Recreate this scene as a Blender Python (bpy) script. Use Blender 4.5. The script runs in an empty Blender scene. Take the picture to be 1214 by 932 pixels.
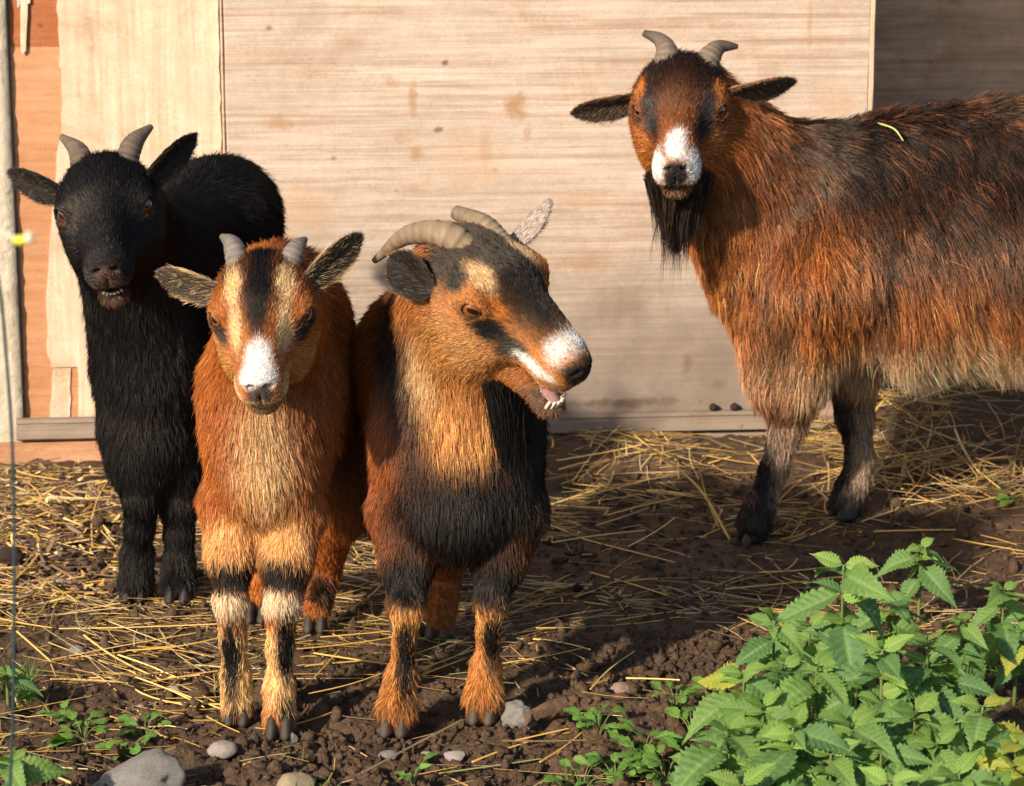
import bpy, math, random
import numpy as np
from mathutils import Vector, Matrix, Euler

# ------------------------------------------------------------------ camera, world, sun, exposure
scene = bpy.context.scene
CAM_H, PITCH, FPX, CX, CY = 1.1, math.radians(12.5), 3000.0, 607.0, 466.0
cam_data = bpy.data.cameras.new('camera')
cam = bpy.data.objects.new('camera', cam_data)
scene.collection.objects.link(cam)
cam.location = (0, 0, CAM_H)
cam.rotation_euler = (math.pi / 2 - PITCH, 0, 0)
cam_data.sensor_width = 36.0
cam_data.lens = 36.0 * FPX / 1214.0
cam_data.clip_start = 0.05
cam_data.clip_end = 500.0
cam_data.dof.use_dof = True
cam_data.dof.focus_distance = 3.12
cam_data.dof.aperture_fstop = 13.0
scene.camera = cam

SUN_AZ, SUN_EL = math.radians(37.0), math.radians(26.5)      # azimuth: degrees to the left of straight behind the camera
sun_from = Vector((-math.sin(SUN_AZ) * math.cos(SUN_EL), -math.cos(SUN_AZ) * math.cos(SUN_EL), math.sin(SUN_EL)))
world = bpy.data.worlds.new('World')
scene.world = world
world.use_nodes = True
wn = world.node_tree
wn.nodes.clear()
sky = wn.nodes.new('ShaderNodeTexSky')
sky.sky_type = 'NISHITA'
sky.sun_disc = False
sky.sun_elevation = SUN_EL
sky.sun_rotation = math.atan2(sun_from.x, sun_from.y)
bg = wn.nodes.new('ShaderNodeBackground')
bg.inputs['Strength'].default_value = 0.10
wo = wn.nodes.new('ShaderNodeOutputWorld')
wn.links.new(sky.outputs[0], bg.inputs[0])
wn.links.new(bg.outputs[0], wo.inputs[0])
sun_data = bpy.data.lights.new('sun', 'SUN')
sun_data.energy = 5.0
sun_data.angle = math.radians(2.0)
sun_data.color = (1.0, 0.83, 0.64)
sun = bpy.data.objects.new('sun', sun_data)
scene.collection.objects.link(sun)
sun.rotation_euler = (-sun_from).to_track_quat('-Z', 'Y').to_euler()
sun.location = sun_from * 30
scene.view_settings.view_transform = 'Standard'
scene.view_settings.look = 'None'
scene.view_settings.exposure = 0.60
scene.view_settings.gamma = 1.0
scene.view_settings.use_curve_mapping = False
scene.cycles.use_denoising = True
scene.cycles.max_bounces = 6
scene.cycles.transmission_bounces = 5
scene.cycles.glossy_bounces = 4
scene.cycles.diffuse_bounces = 3
scene.cycles_curves.shape = 'RIBBONS'
try:
    scene.cycles_curves.subdivisions = 2
except Exception:
    pass

rng = np.random.default_rng(7)
random.seed(7)

# ------------------------------------------------------------------ helpers
cp, sp = math.cos(PITCH), math.sin(PITCH)

def P(px, py, Y):
    """point seen at photograph pixel (px, py) and standing Y metres down the yard"""
    u, v = (px - CX) / FPX, (CY - py) / FPX
    d = np.array([u, cp + v * sp, v * cp - sp])
    t = Y / d[1]
    return np.array([0, 0, CAM_H]) + d * t

def G(px, py):
    u, v = (px - CX) / FPX, (CY - py) / FPX
    d = np.array([u, cp + v * sp, v * cp - sp])
    return np.array([0, 0, CAM_H]) + d * (-CAM_H / d[2])

def R_(n, p):
    """n photograph pixels as metres at point p"""
    depth = p[1] * cp + (CAM_H - p[2]) * sp
    return n * depth / FPX

def nrm(v):
    v = np.asarray(v, float)
    return v / (np.linalg.norm(v) + 1e-12)

def link(o, parent=None):
    scene.collection.objects.link(o)
    if parent is not None:
        o.parent = parent
        o.matrix_parent_inverse = parent_mats.get(parent.name, Matrix.Identity(4)).inverted()
    return o

parent_mats = {}

def empty(name, loc, label, cat, group=None):
    o = bpy.data.objects.new(name, None)
    o.empty_display_size = 0.05
    scene.collection.objects.link(o)
    o.location = loc
    parent_mats[o.name] = Matrix.Translation(Vector(loc))
    tag(o, label, cat, group)
    return o

def tag(o, label=None, cat=None, group=None, kind=None):
    if label: o['label'] = label
    if cat: o['category'] = cat
    if group: o['group'] = group
    if kind: o['kind'] = kind
    return o

def mesh(name, V, F, mat, parent=None, smooth=True, cols=None):
    me = bpy.data.meshes.new(name)
    V = np.asarray(V, np.float32)
    if isinstance(F, np.ndarray) and F.ndim == 2:
        n, k = F.shape
        me.vertices.add(len(V)); me.vertices.foreach_set('co', V.ravel())
        me.loops.add(n * k); me.loops.foreach_set('vertex_index', F.ravel().astype(np.int32))
        me.polygons.add(n); me.polygons.foreach_set('loop_start', np.arange(0, n * k, k, dtype=np.int32))
        me.polygons.foreach_set('loop_total', np.full(n, k, np.int32))
        me.update(calc_edges=True)
    else:
        me.from_pydata(V.tolist(), [], [list(f) for f in F])
    me.validate()
    if smooth:
        me.polygons.foreach_set('use_smooth', np.ones(len(me.polygons), bool))
    if cols is not None:
        a = me.attributes.new('col', 'FLOAT_COLOR', 'POINT')
        c4 = np.ones((len(V), 4), np.float32); c4[:, :3] = cols
        a.data.foreach_set('color', c4.ravel())
    if mat: me.materials.append(mat)
    o = bpy.data.objects.new(name, me)
    link(o, parent)
    return o

# --- numpy value noise
def _hash(ix, iy, iz, seed=0):
    h = (ix.astype(np.int64) * 374761393 + iy.astype(np.int64) * 668265263 + iz.astype(np.int64) * 2147483647 + seed * 1274126177) & 0xffffffff
    h = ((h ^ (h >> 13)) * 1274126177) & 0xffffffff
    return ((h ^ (h >> 16)) & 0xffff) / 65535.0

def vnoise(p, scale=1.0, seed=0):
    q = np.asarray(p, float) * scale
    i = np.floor(q).astype(np.int64); f = q - i
    f = f * f * (3 - 2 * f)
    r = 0
    for a in (0, 1):
        for b in (0, 1):
            for c in (0, 1):
                w = (f[:, 0] if a else 1 - f[:, 0]) * (f[:, 1] if b else 1 - f[:, 1]) * (f[:, 2] if c else 1 - f[:, 2])
                r = r + w * _hash(i[:, 0] + a, i[:, 1] + b, i[:, 2] + c, seed)
    return r

def fbm(p, scale, oct=4, seed=0):
    a, s, r, t = 1.0, scale, 0, 0
    for o in range(oct):
        r = r + a * vnoise(p, s, seed + o * 17); t += a
        a *= 0.5; s *= 2.03
    return r / t

def sstep(a, b, x):
    t = np.clip((x - a) / (b - a), 0, 1)
    return t * t * (3 - 2 * t)

def srgb(r, g, b):
    c = np.array([r, g, b], float) / 255
    return np.where(c <= 0.04045, c / 12.92, ((c + 0.055) / 1.055) ** 2.4)

# ------------------------------------------------------------------ materials
def new_mat(name):
    m = bpy.data.materials.new(name); m.use_nodes = True
    nt = m.node_tree; nt.nodes.clear()
    out = nt.nodes.new('ShaderNodeOutputMaterial')
    return m, nt, out

def pbr(nt, out, rough=0.7, spec=0.3):
    b = nt.nodes.new('ShaderNodeBsdfPrincipled')
    b.inputs['Roughness'].default_value = rough
    b.inputs['Specular IOR Level'].default_value = spec
    nt.links.new(b.outputs[0], out.inputs[0])
    return b

def ramp(nt, stops):
    r = nt.nodes.new('ShaderNodeValToRGB')
    e = r.color_ramp.elements
    while len(e) > 1: e.remove(e[-1])
    e[0].position = stops[0][0]; e[0].color = (*stops[0][1], 1)
    for p, c in stops[1:]:
        x = e.new(p); x.color = (*c, 1)
    return r

def noise_node(nt, scale, detail=6, rough=0.6, vec=None, dist=0.0):
    n = nt.nodes.new('ShaderNodeTexNoise')
    n.inputs['Scale'].default_value = scale
    n.inputs['Detail'].default_value = detail
    n.inputs['Roughness'].default_value = rough
    n.inputs['Distortion'].default_value = dist
    if vec is not None: nt.links.new(vec, n.inputs['Vector'])
    return n

def mapping(nt, scale=(1, 1, 1), kind='Object'):
    tc = nt.nodes.new('ShaderNodeTexCoord')
    mp = nt.nodes.new('ShaderNodeMapping')
    mp.inputs['Scale'].default_value = scale
    nt.links.new(tc.outputs[kind], mp.inputs['Vector'])
    return mp.outputs[0]

def mix(nt, fac, a, b, mode='MIX'):
    m = nt.nodes.new('ShaderNodeMix'); m.data_type = 'RGBA'; m.blend_type = mode
    for sock, val in ((m.inputs[0], fac), (m.inputs[6], a), (m.inputs[7], b)):
        if hasattr(val, 'is_linked'): nt.links.new(val, sock)
        elif isinstance(val, (int, float)): sock.default_value = val
        else: sock.default_value = (*val, 1)
    return m.outputs[2]

def mth(nt, op, a, b=None):
    m = nt.nodes.new('ShaderNodeMath'); m.operation = op
    for s, v in ((m.inputs[0], a), (m.inputs[1], b)):
        if v is None: continue
        if hasattr(v, 'is_linked'): nt.links.new(v, s)
        else: s.default_value = v
    return m.outputs[0]

def bump(nt, b, height, strength=0.4, dist=0.01):
    n = nt.nodes.new('ShaderNodeBump')
    n.inputs['Strength'].default_value = strength
    n.inputs['Distance'].default_value = dist
    nt.links.new(height, n.inputs['Height'])
    nt.links.new(n.outputs[0], b.inputs['Normal'])

def attr_mat(name, rough=0.7, spec=0.25, coat=0.0, fine=0.0, attr='col', sss=0.0):
    m, nt, out = new_mat(name)
    b = pbr(nt, out, rough, spec)
    a = nt.nodes.new('ShaderNodeAttribute'); a.attribute_name = attr
    if fine:
        n = noise_node(nt, fine, 4)
        c = mix(nt, 0.5, a.outputs['Color'], mix(nt, n.outputs[0], (0.6, 0.6, 0.6), (1.3, 1.3, 1.3)), 'MULTIPLY')
        nt.links.new(c, b.inputs['Base Color'])
        bump(nt, b, n.outputs[0], 0.4, 0.002)
    else:
        nt.links.new(a.outputs['Color'], b.inputs['Base Color'])
    b.inputs['Coat Weight'].default_value = coat
    b.inputs['Coat Roughness'].default_value = 0.05
    return m

def hair_mat():
    m, nt, out = new_mat('goat_hair')
    a = nt.nodes.new('ShaderNodeAttribute'); a.attribute_name = 'col'
    h = nt.nodes.new('ShaderNodeMixShader'); h.inputs[0].default_value = 0.032
    d = nt.nodes.new('ShaderNodeBsdfDiffuse')
    tr = nt.nodes.new('ShaderNodeBsdfTranslucent')
    m1 = nt.nodes.new('ShaderNodeMixShader'); m1.inputs[0].default_value = 0.35
    nt.links.new(a.outputs['Color'], d.inputs[0]); nt.links.new(a.outputs['Color'], tr.inputs[0])
    nt.links.new(d.outputs[0], m1.inputs[1]); nt.links.new(tr.outputs[0], m1.inputs[2])
    g = nt.nodes.new('ShaderNodeBsdfHair'); g.component = 'Reflection'
    g.inputs['Color'].default_value = (.62, .56, .50, 1)
    g.inputs['RoughnessU'].default_value = .13; g.inputs['RoughnessV'].default_value = .3
    nt.links.new(m1.outputs[0], h.inputs[1]); nt.links.new(g.outputs[0], h.inputs[2])
    nt.links.new(h.outputs[0], out.inputs[0])
    return m

M = {}
M['skin'] = attr_mat('goat_skin', 0.8, 0.15)
M['eye'] = attr_mat('goat_eye', 0.25, 0.5, coat=1.0)
M['horn'] = attr_mat('goat_horn', 0.55, 0.35, fine=350.0)
M['hoof'] = attr_mat('goat_hoof', 0.5, 0.35, fine=200.0)
M['teeth'] = attr_mat('goat_teeth', 0.3, 0.5)
M['tongue'] = attr_mat('goat_tongue', 0.35, 0.5)
M['hair'] = hair_mat()
def wood_mat(name, light, dark, axis='X', ring=30.0, grey=None, stains=0.5, rough=0.75, bumps=0.25, scratch=False, bands=None, low_grey=0.0, marks=None):
    """weathered wood: grain stretched along an axis, stains, knots, scratches"""
    m, nt, out = new_mat(name)
    b = pbr(nt, out, rough, 0.2)
    st = {'X': (0.9, 1, ring), 'Z': (ring, 1, 0.9)}[axis]
    v = mapping(nt, st)
    n1 = noise_node(nt, 1.6, 6, 0.66, v, 0.35)
    v2 = mapping(nt, {'X': (4, 4, ring * 6), 'Z': (ring * 6, 4, 4)}[axis])
    n2 = noise_node(nt, 1.2, 4, 0.6, v2)
    r1 = ramp(nt, [(.30, dark), (.46, tuple(np.array(dark) * .35 + np.array(light) * .65)), (.60, light)])
    nt.links.new(n1.outputs[0], r1.inputs[0])
    c = r1.outputs[0]
    fib = ramp(nt, [(.3, (.80, .80, .80)), (.7, (1.10, 1.10, 1.10))])
    nt.links.new(n2.outputs[0], fib.inputs[0])
    c = mix(nt, 1.0, c, fib.outputs[0], 'MULTIPLY')
    # broad tone changes and blotches
    v3 = mapping(nt, (1, 1, 1))
    n3 = noise_node(nt, 4.2, 6, 0.72, v3, 1.2)
    r3 = ramp(nt, [(.38, (1.05, 1.06, 1.08)), (.52, (1, 1, 1)), (.70, (.74, .60, .48))])
    nt.links.new(n3.outputs[0], r3.inputs[0])
    c = mix(nt, stains, c, mix(nt, 1.0, c, r3.outputs[0], 'MULTIPLY'))
    # raw sawn fuzz and faint cross marks
    nf = noise_node(nt, 240, 3, .7, mapping(nt, (1, 1, 1)))
    nx = noise_node(nt, 22, 5, .7, mapping(nt, (1, 1, 1.6)))
    fz = ramp(nt, [(.32, (.78, .76, .74)), (.68, (1.14, 1.14, 1.14))])
    nt.links.new(mth(nt, 'ADD', mth(nt, 'MULTIPLY', nf.outputs[0], .55), mth(nt, 'MULTIPLY', nx.outputs[0], .45)), fz.inputs[0])
    c = mix(nt, 1.0, c, fz.outputs[0], 'MULTIPLY')
    if grey is not None:
        n4 = noise_node(nt, 5.0, 6, 0.7, mapping(nt, (0.8, 1, 2.0)), 0.3)
        r4 = ramp(nt, [(.46, (0, 0, 0)), (.70, (1, 1, 1))])
        nt.links.new(n4.outputs[0], r4.inputs[0])
        f = mth(nt, 'MULTIPLY', r4.outputs[0], 0.55)
        c = mix(nt, f, c, grey)
    # small dark knots and specks
    vo = nt.nodes.new('ShaderNodeTexVoronoi'); vo.inputs['Scale'].default_value = 11.0
    nt.links.new(mapping(nt, (1, 0.01, 1.3)), vo.inputs['Vector'])
    rk = ramp(nt, [(.03, (1, 1, 1)), (.085, (0, 0, 0))])
    nt.links.new(vo.outputs['Distance'], rk.inputs[0])
    c = mix(nt, mth(nt, 'MULTIPLY', rk.outputs[0], 0.55), c, tuple(np.array(dark) * .35))
    vo2 = nt.nodes.new('ShaderNodeTexVoronoi'); vo2.inputs['Scale'].default_value = 2.9
    nt.links.new(mapping(nt, (1, 0.01, 1.1)), vo2.inputs['Vector'])
    rk2 = ramp(nt, [(.05, (1, 1, 1)), (.14, (0, 0, 0))])
    nw = noise_node(nt, 60, 3, .7)
    nt.links.new(mth(nt, 'ADD', vo2.outputs['Distance'], mth(nt, 'MULTIPLY', mth(nt, 'SUBTRACT', nw.outputs[0], .5), .10)), rk2.inputs[0])
    c = mix(nt, mth(nt, 'MULTIPLY', rk2.outputs[0], 0.5), c, tuple(np.array(dark) * np.array([.75, .55, .40])))
    if scratch:
        for k, (rot, sc, amt) in enumerate(((0.75, 95, .35), (-0.6, 70, .25), (1.25, 60, .3), (0.35, 40, .25))):
            tc = nt.nodes.new('ShaderNodeTexCoord'); mp = nt.nodes.new('ShaderNodeMapping')
            mp.inputs['Rotation'].default_value = (0, rot, 0)
            mp.inputs['Scale'].default_value = (2.2, 1, sc)
            mp.inputs['Location'].default_value = (k * 3.1, 0, k * 1.7)
            nt.links.new(tc.outputs['Object'], mp.inputs['Vector'])
            ns = noise_node(nt, 1.0, 2, .5, mp.outputs[0])
            rs = ramp(nt, [(.60, (0, 0, 0)), (.65, (1, 1, 1))])
            nt.links.new(ns.outputs[0], rs.inputs[0])
            c = mix(nt, mth(nt, 'MULTIPLY', rs.outputs[0], amt), c, tuple(np.array(dark) * .7) if k % 2 == 0 else tuple(np.minimum(np.array(light) * 1.25, .8)))
    if bands:
        sx = nt.nodes.new('ShaderNodeSeparateXYZ'); nt.links.new(mapping(nt, (1, 1, 1)), sx.inputs[0])
        nb = noise_node(nt, 60, 3)
        z = mth(nt, 'ADD', sx.outputs[2], mth(nt, 'MULTIPLY', mth(nt, 'SUBTRACT', nb.outputs[0], .5), .006))
        for z0, z1, col, amt in bands:
            f = mth(nt, 'MULTIPLY', mth(nt, 'GREATER_THAN', z, z0), mth(nt, 'LESS_THAN', z, z1))
            c = mix(nt, mth(nt, 'MULTIPLY', f, amt), c, mix(nt, 1.0, c, col, 'MULTIPLY'))
    if low_grey:
        # grey-brown blended in towards the bottom, with an uneven upper edge
        sx = nt.nodes.new('ShaderNodeSeparateXYZ'); nt.links.new(mapping(nt, (1, 1, 1)), sx.inputs[0])
        nd = noise_node(nt, 7, 6, .7, mapping(nt, (1, 1, 1)))
        zz = mth(nt, 'ADD', sx.outputs[2], mth(nt, 'MULTIPLY', mth(nt, 'SUBTRACT', nd.outputs[0], .5), .5))
        rz = ramp(nt, [(.10, (1, 1, 1)), (.46, (0, 0, 0))])
        nt.links.new(zz, rz.inputs[0])
        c = mix(nt, mth(nt, 'MULTIPLY', rz.outputs[0], low_grey), c, (.20, .165, .14))
    if marks:
        wob = noise_node(nt, 45, 4, .7, mapping(nt, (1, 1, 1)))
        for (mu, mz, ru, rz, col, amt) in marks:
            tc = nt.nodes.new('ShaderNodeTexCoord'); mp = nt.nodes.new('ShaderNodeMapping'); mp.vector_type = 'POINT'
            mp.inputs['Scale'].default_value = (1 / ru, 0, 1 / rz)
            mp.inputs['Location'].default_value = (-mu / ru, 0, -mz / rz)
            nt.links.new(tc.outputs['Object'], mp.inputs['Vector'])
            ln = nt.nodes.new('ShaderNodeVectorMath'); ln.operation = 'LENGTH'; nt.links.new(mp.outputs[0], ln.inputs[0])
            dd = mth(nt, 'ADD', ln.outputs['Value'], mth(nt, 'MULTIPLY', mth(nt, 'SUBTRACT', wob.outputs[0], .5), 2.2))
            rm = ramp(nt, [(.35, (1, 1, 1)), (1.0, (0, 0, 0))]); nt.links.new(dd, rm.inputs[0])
            c = mix(nt, mth(nt, 'MULTIPLY', rm.outputs[0], amt), c, col)
    nt.links.new(c, b.inputs['Base Color'])
    h = mth(nt, 'ADD', mth(nt, 'MULTIPLY', n2.outputs[0], .6), n1.outputs[0])
    bump(nt, b, h, bumps, 0.004)
    return m

WA = math.radians(5.0)
WO = np.array([0.0, 4.50, 0.0])
we = np.array([math.cos(WA), math.sin(WA), 0]); wnn = np.array([math.sin(WA), -math.cos(WA), 0])

def wall_uz(px, py, w=0.0):
    u, v = (px - CX) / FPX, (CY - py) / FPX
    d = np.array([u, cp + v * sp, v * cp - sp]); o = np.array([0, 0, CAM_H])
    t = ((WO + wnn * w - o) @ wnn) / (d @ wnn)
    p = o + d * t
    return float((p - WO) @ we), float(p[2])

RB, DK, OR = (.33, .17, .075), (.14, .09, .06), (.46, .27, .14)
MARKS = [(*wall_uz(x, y, .014), a / 667, b_ / 667, c_, m_) for (x, y, a, b_, c_, m_) in (
    (611, 126, 16, 18, RB, .75), (489, 112, 7, 26, RB, .6), (330, 146, 22, 10, RB, .5), (463, 96, 12, 10, RB, .4), (527, 74, 5, 4, DK, .9), (520, 154, 6, 4, DK, .8), (319, 33, 5, 4, DK, .7),
    (492, 183, 12, 12, RB, .6), (480, 165, 20, 8, RB, .3), (412, 48, 26, 22, RB, .25), (376, 22, 30, 26, (.30, .26, .21), .3), (575, 175, 10, 40, RB, .3), (625, 160, 7, 12, RB, .45), (690, 235, 40, 14, OR, .35),
    (560, 190, 60, 50, OR, .25), (350, 250, 70, 40, OR, .35), (960, 30, 5, 34, RB, .4), (880, 60, 40, 10, RB, .25), (690, 310, 60, 20, RB, .3), (990, 120, 40, 40, OR, .3),
    (740, 360, 60, 26, (.20, .14, .10), .45), (815, 430, 8, 14, DK, .5), (850, 455, 14, 8, (.18, .11, .08), .5), (740, 478, 90, 8, (.10, .07, .05), .7))]
M['ply_main'] = wood_mat('plywood_weathered', (.54, .455, .385), (.40, .275, .19), 'X', 60, grey=(.42, .37, .32), stains=.6, scratch=True, low_grey=.9, bumps=.3, marks=MARKS)
M['ply_core'] = wood_mat('plywood_core', (.50, .26, .14), (.42, .19, .085), 'X', 12, stains=.4, bands=[(.735, 5, (.72, .48, .36), .9), (.56, .735, (1.2, 1.25, 1.3), .5)])
M['veneer'] = wood_mat('pale_veneer', (.66, .53, .40), (.52, .375, .25), 'Z', 14, grey=(.50, .40, .30), stains=1.0, bumps=.3)
M['batten'] = wood_mat('batten_wood', (.34, .27, .21), (.20, .14, .10), 'X', 40, grey=(.30, .26, .22), stains=.6, low_grey=.3)
M['board'] = wood_mat('base_board', (.50, .28, .16), (.34, .17, .09), 'X', 14, stains=.7)
M['dark_ply'] = wood_mat('old_stained_plywood', (.58, .39, .26), (.32, .19, .115), 'X', 20, grey=(.26, .22, .19), stains=.9)

def stucco_mat():
    m, nt, out = new_mat('rough_stucco')
    b = pbr(nt, out, .95, .1)
    n = noise_node(nt, 38, 8, .75); n2 = noise_node(nt, 6, 5, .6)
    r = ramp(nt, [(.25, (.42, .36, .27)), (.5, (.66, .60, .49)), (.75, (.76, .70, .60))])
    nt.links.new(n.outputs[0], r.inputs[0])
    c = mix(nt, .5, r.outputs[0], mix(nt, n2.outputs[0], (.8, .76, .66), (1.1, 1.1, 1.1)), 'MULTIPLY')
    nt.links.new(c, b.inputs['Base Color'])
    bump(nt, b, n.outputs[0], .9, .012)
    return m
M['stucco'] = stucco_mat()

def soil_mat():
    m, nt, out = new_mat('trodden_mud')
    b = pbr(nt, out, .85, .25)
    v = mapping(nt, (1, 1, 1))
    n1 = noise_node(nt, 5, 7, .65, v); n2 = noise_node(nt, 70, 6, .7, v); n3 = noise_node(nt, 320, 3, .6, v)
    r = ramp(nt, [(.28, (.038, .023, .014)), (.5, (.100, .063, .038)), (.72, (.19, .122, .074))])
    f = mth(nt, 'ADD', mth(nt, 'MULTIPLY', n1.outputs[0], .5), mth(nt, 'MULTIPLY', n2.outputs[0], .5))
    nt.links.new(f, r.inputs[0])
    # chopped straw dust trodden into it
    nv = noise_node(nt, 1.0, 3, .6, mapping(nt, (55, 190, 190)))
    rs = ramp(nt, [(.60, (0, 0, 0)), (.68, (1, 1, 1))]); nt.links.new(nv.outputs[0], rs.inputs[0])
    c = mix(nt, mth(nt, 'MULTIPLY', rs.outputs[0], .45), r.outputs[0], (.22, .13, .05))
    nt.links.new(c, b.inputs['Base Color'])
    h = mth(nt, 'ADD', mth(nt, 'MULTIPLY', n2.outputs[0], 1.0), mth(nt, 'MULTIPLY', n3.outputs[0], .35))
    bump(nt, b, h, .9, .012)
    rr = ramp(nt, [(.4, (.55, .55, .55)), (.6, (.95, .95, .95))]); nt.links.new(n1.outputs[0], rr.inputs[0])
    nt.links.new(rr.outputs[0], b.inputs['Roughness'])
    return m
M['soil'] = soil_mat()

# ------------------------------------------------------------------ ground
HOOVES = [G(*q) for q in ((281, 853), (331, 869), (374, 744), (304, 733), (468, 866), (572, 851), (519, 750), (476, 740), (160, 707), (211, 709),
          (283, 585), (210, 588), (891, 636), (1000, 611), (1352, 640), (1372, 606))]

def ground_z(x, y):
    x = np.asarray(x, float); y = np.asarray(y, float)
    p = np.stack([x, y, np.zeros_like(x)], 1)
    z = (fbm(p, 5, 4, 11) - .5) * .045
    # dug-over clods in front and along the plants, smoother where trodden
    front = np.clip(sstep(3.35, 2.95, y) * .8 + sstep(.15, .5, x) * sstep(3.6, 3.1, y), 0, 1)
    b1 = np.abs(fbm(p, 26, 3, 21) - .5) * 2
    b2 = fbm(p, 60, 3, 29) - .5
    z = z + (.5 - b1) * (.012 + .020 * front) + b2 * (.010 + .014 * front)
    damp = np.ones_like(x)
    for h in HOOVES:
        d2 = (x - h[0]) ** 2 + (y - h[1]) ** 2
        damp = damp * (1 - .93 * np.exp(-d2 / .045 ** 2))
    z = z * damp
    # litter banked up in the opening behind the large goat
    z = z + .05 * sstep(.45, .75, x) * sstep(4.15, 4.6, y)
    z = z + .030 * sstep(-.35, -.1, x) * sstep(4.15, 4.42, y) - .010
    z = z * sstep(14, 6, np.abs(x)) * sstep(16, 8, y)
    return z

def axis_pts(lo, a, b, hi, step):
    mid = np.arange(a, b, step)
    n = 16
    L = a - (a - lo) * (np.linspace(1, 0, n, endpoint=False) ** 2.5)
    Rr = b + (hi - b) * (np.linspace(0, 1, n + 1)[1:] ** 2.5)
    return np.concatenate([L, mid, [b], Rr])
gx = axis_pts(-120, -1.0, 1.1, 120, .0065); gy = axis_pts(-60, 2.55, 4.8, 240, .0075)
XX, YY = np.meshgrid(gx, gy, indexing='ij')
gv = np.stack([XX.ravel(), YY.ravel(), ground_z(XX.ravel(), YY.ravel())], 1)
ii = np.arange(len(gx) * len(gy)).reshape(len(gx), len(gy))
gf = np.stack([ii[:-1, :-1].ravel(), ii[1:, :-1].ravel(), ii[1:, 1:].ravel(), ii[:-1, 1:].ravel()], 1)
tag(mesh('ground', gv, gf, M['soil']), 'dark brown trodden mud of the yard', kind='structure')

def gz(x, y):
    return float(ground_z([x], [y])[0])

# ------------------------------------------------------------------ the hut wall behind
def bevel_box(name, u0, u1, z0, z1, w0, w1, mat, parent=None, bev=.0015, jit=0.0, seed=0):
    """box in wall space, w = distance out of the wall plane, small chamfered edges"""
    rg = np.random.default_rng(seed)
    nx_ = max(2, int((u1 - u0) / .05)); nz_ = max(2, int((z1 - z0) / .05))
    us = np.linspace(u0, u1, nx_); zs = np.linspace(z0, z1, nz_)
    ring = []
    per = [(u, z0) for u in us[:-1]] + [(u1, z) for z in zs[:-1]] + [(u, z1) for u in us[::-1][:-1]] + [(u0, z) for z in zs[::-1][:-1]]
    per = np.array(per)
    c = np.array([(u0 + u1) / 2, (z0 + z1) / 2])
    off = rg.normal(0, jit, (len(per), 2)) if jit else 0
    ins = per - np.sign(per - c) * bev * (np.abs(per - c) > np.array([(u1 - u0) / 2, (z1 - z0) / 2]) - 1e-6)
    L = [(ins + off, w1), (per + off, w1 - bev), (per + off, w0)]
    V = []; 
    for q, w in L:
        for (u, z) in q: V.append((u, -w, z))
    n = len(per); F = [tuple(range(n))]
    for k in range(2):
        for i in range(n):
            F.append((k * n + i, (k + 1) * n + i, (k + 1) * n + (i + 1) % n, k * n + (i + 1) % n))
    F.append(tuple(range(2 * n, 3 * n))[::-1])
    o = mesh_local(name, V, F, mat, parent)
    return o

def mesh_local(name, V, F, mat, parent=None, smooth=False):
    me = bpy.data.meshes.new(name)
    me.from_pydata([tuple(map(float, v)) for v in V], [], F)
    me.validate(); me.materials.append(mat)
    if smooth: me.polygons.foreach_set('use_smooth', np.ones(len(me.polygons), bool))
    o = bpy.data.objects.new(name, me)
    scene.collection.objects.link(o)
    if parent is not None:
        o.parent = parent
    else:
        o.location = WO; o.rotation_euler = (0, 0, WA)
    return o

def wall_thing(name, label, cat):
    o = bpy.data.objects.new(name, None); scene.collection.objects.link(o)
    o.location = WO; o.rotation_euler = (0, 0, WA); o.empty_display_size = .05
    return tag(o, label, cat)

U = lambda px, py=250, w=0.0: wall_uz(px, py, w)[0]
Z = lambda py, px=600, w=0.0: wall_uz(px, py, w)[1]
TOP = 1.55
uS, uA, uB, uC = U(19), U(20), U(264.5), U(271)
uR = U(1037, 60, .018)
# masonry at the far left
sv = []; sf = []
nu_, nz_ = 60, 110
for i in range(nu_):
    for k in range(nz_):
        u = -1.9 + (uS - .002 + 1.9) * i / (nu_ - 1); z = -.05 + (TOP + .05) * k / (nz_ - 1)
        sv.append((u, 0, z))
sv = np.array(sv)
dsp = (fbm(sv + 3, 30, 4, 5) - .5) * .012 + (fbm(sv, 90, 3, 6) - .5) * .008
sv[:, 1] = -.012 - dsp * 1.0
bk0 = len(sv)
for i in range(nu_ - 1):
    for k in range(nz_ - 1):
        a = i * nz_ + k; sf.append((a, a + nz_, a + nz_ + 1, a + 1))
sv = sv.tolist()
for k in range(nz_): sv.append((uS - .002, .2, -.05 + (TOP + .05) * k / (nz_ - 1)))
for k in range(nz_ - 1):
    a = (nu_ - 1) * nz_ + k; sf.append((a, bk0 + k, bk0 + k + 1, a + 1))
o = mesh_local('masonry_wall', sv, sf, M['stucco'], None, True)
tag(o, 'rough pale stuccoed masonry at the left edge of the wooden wall', 'wall')

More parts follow.
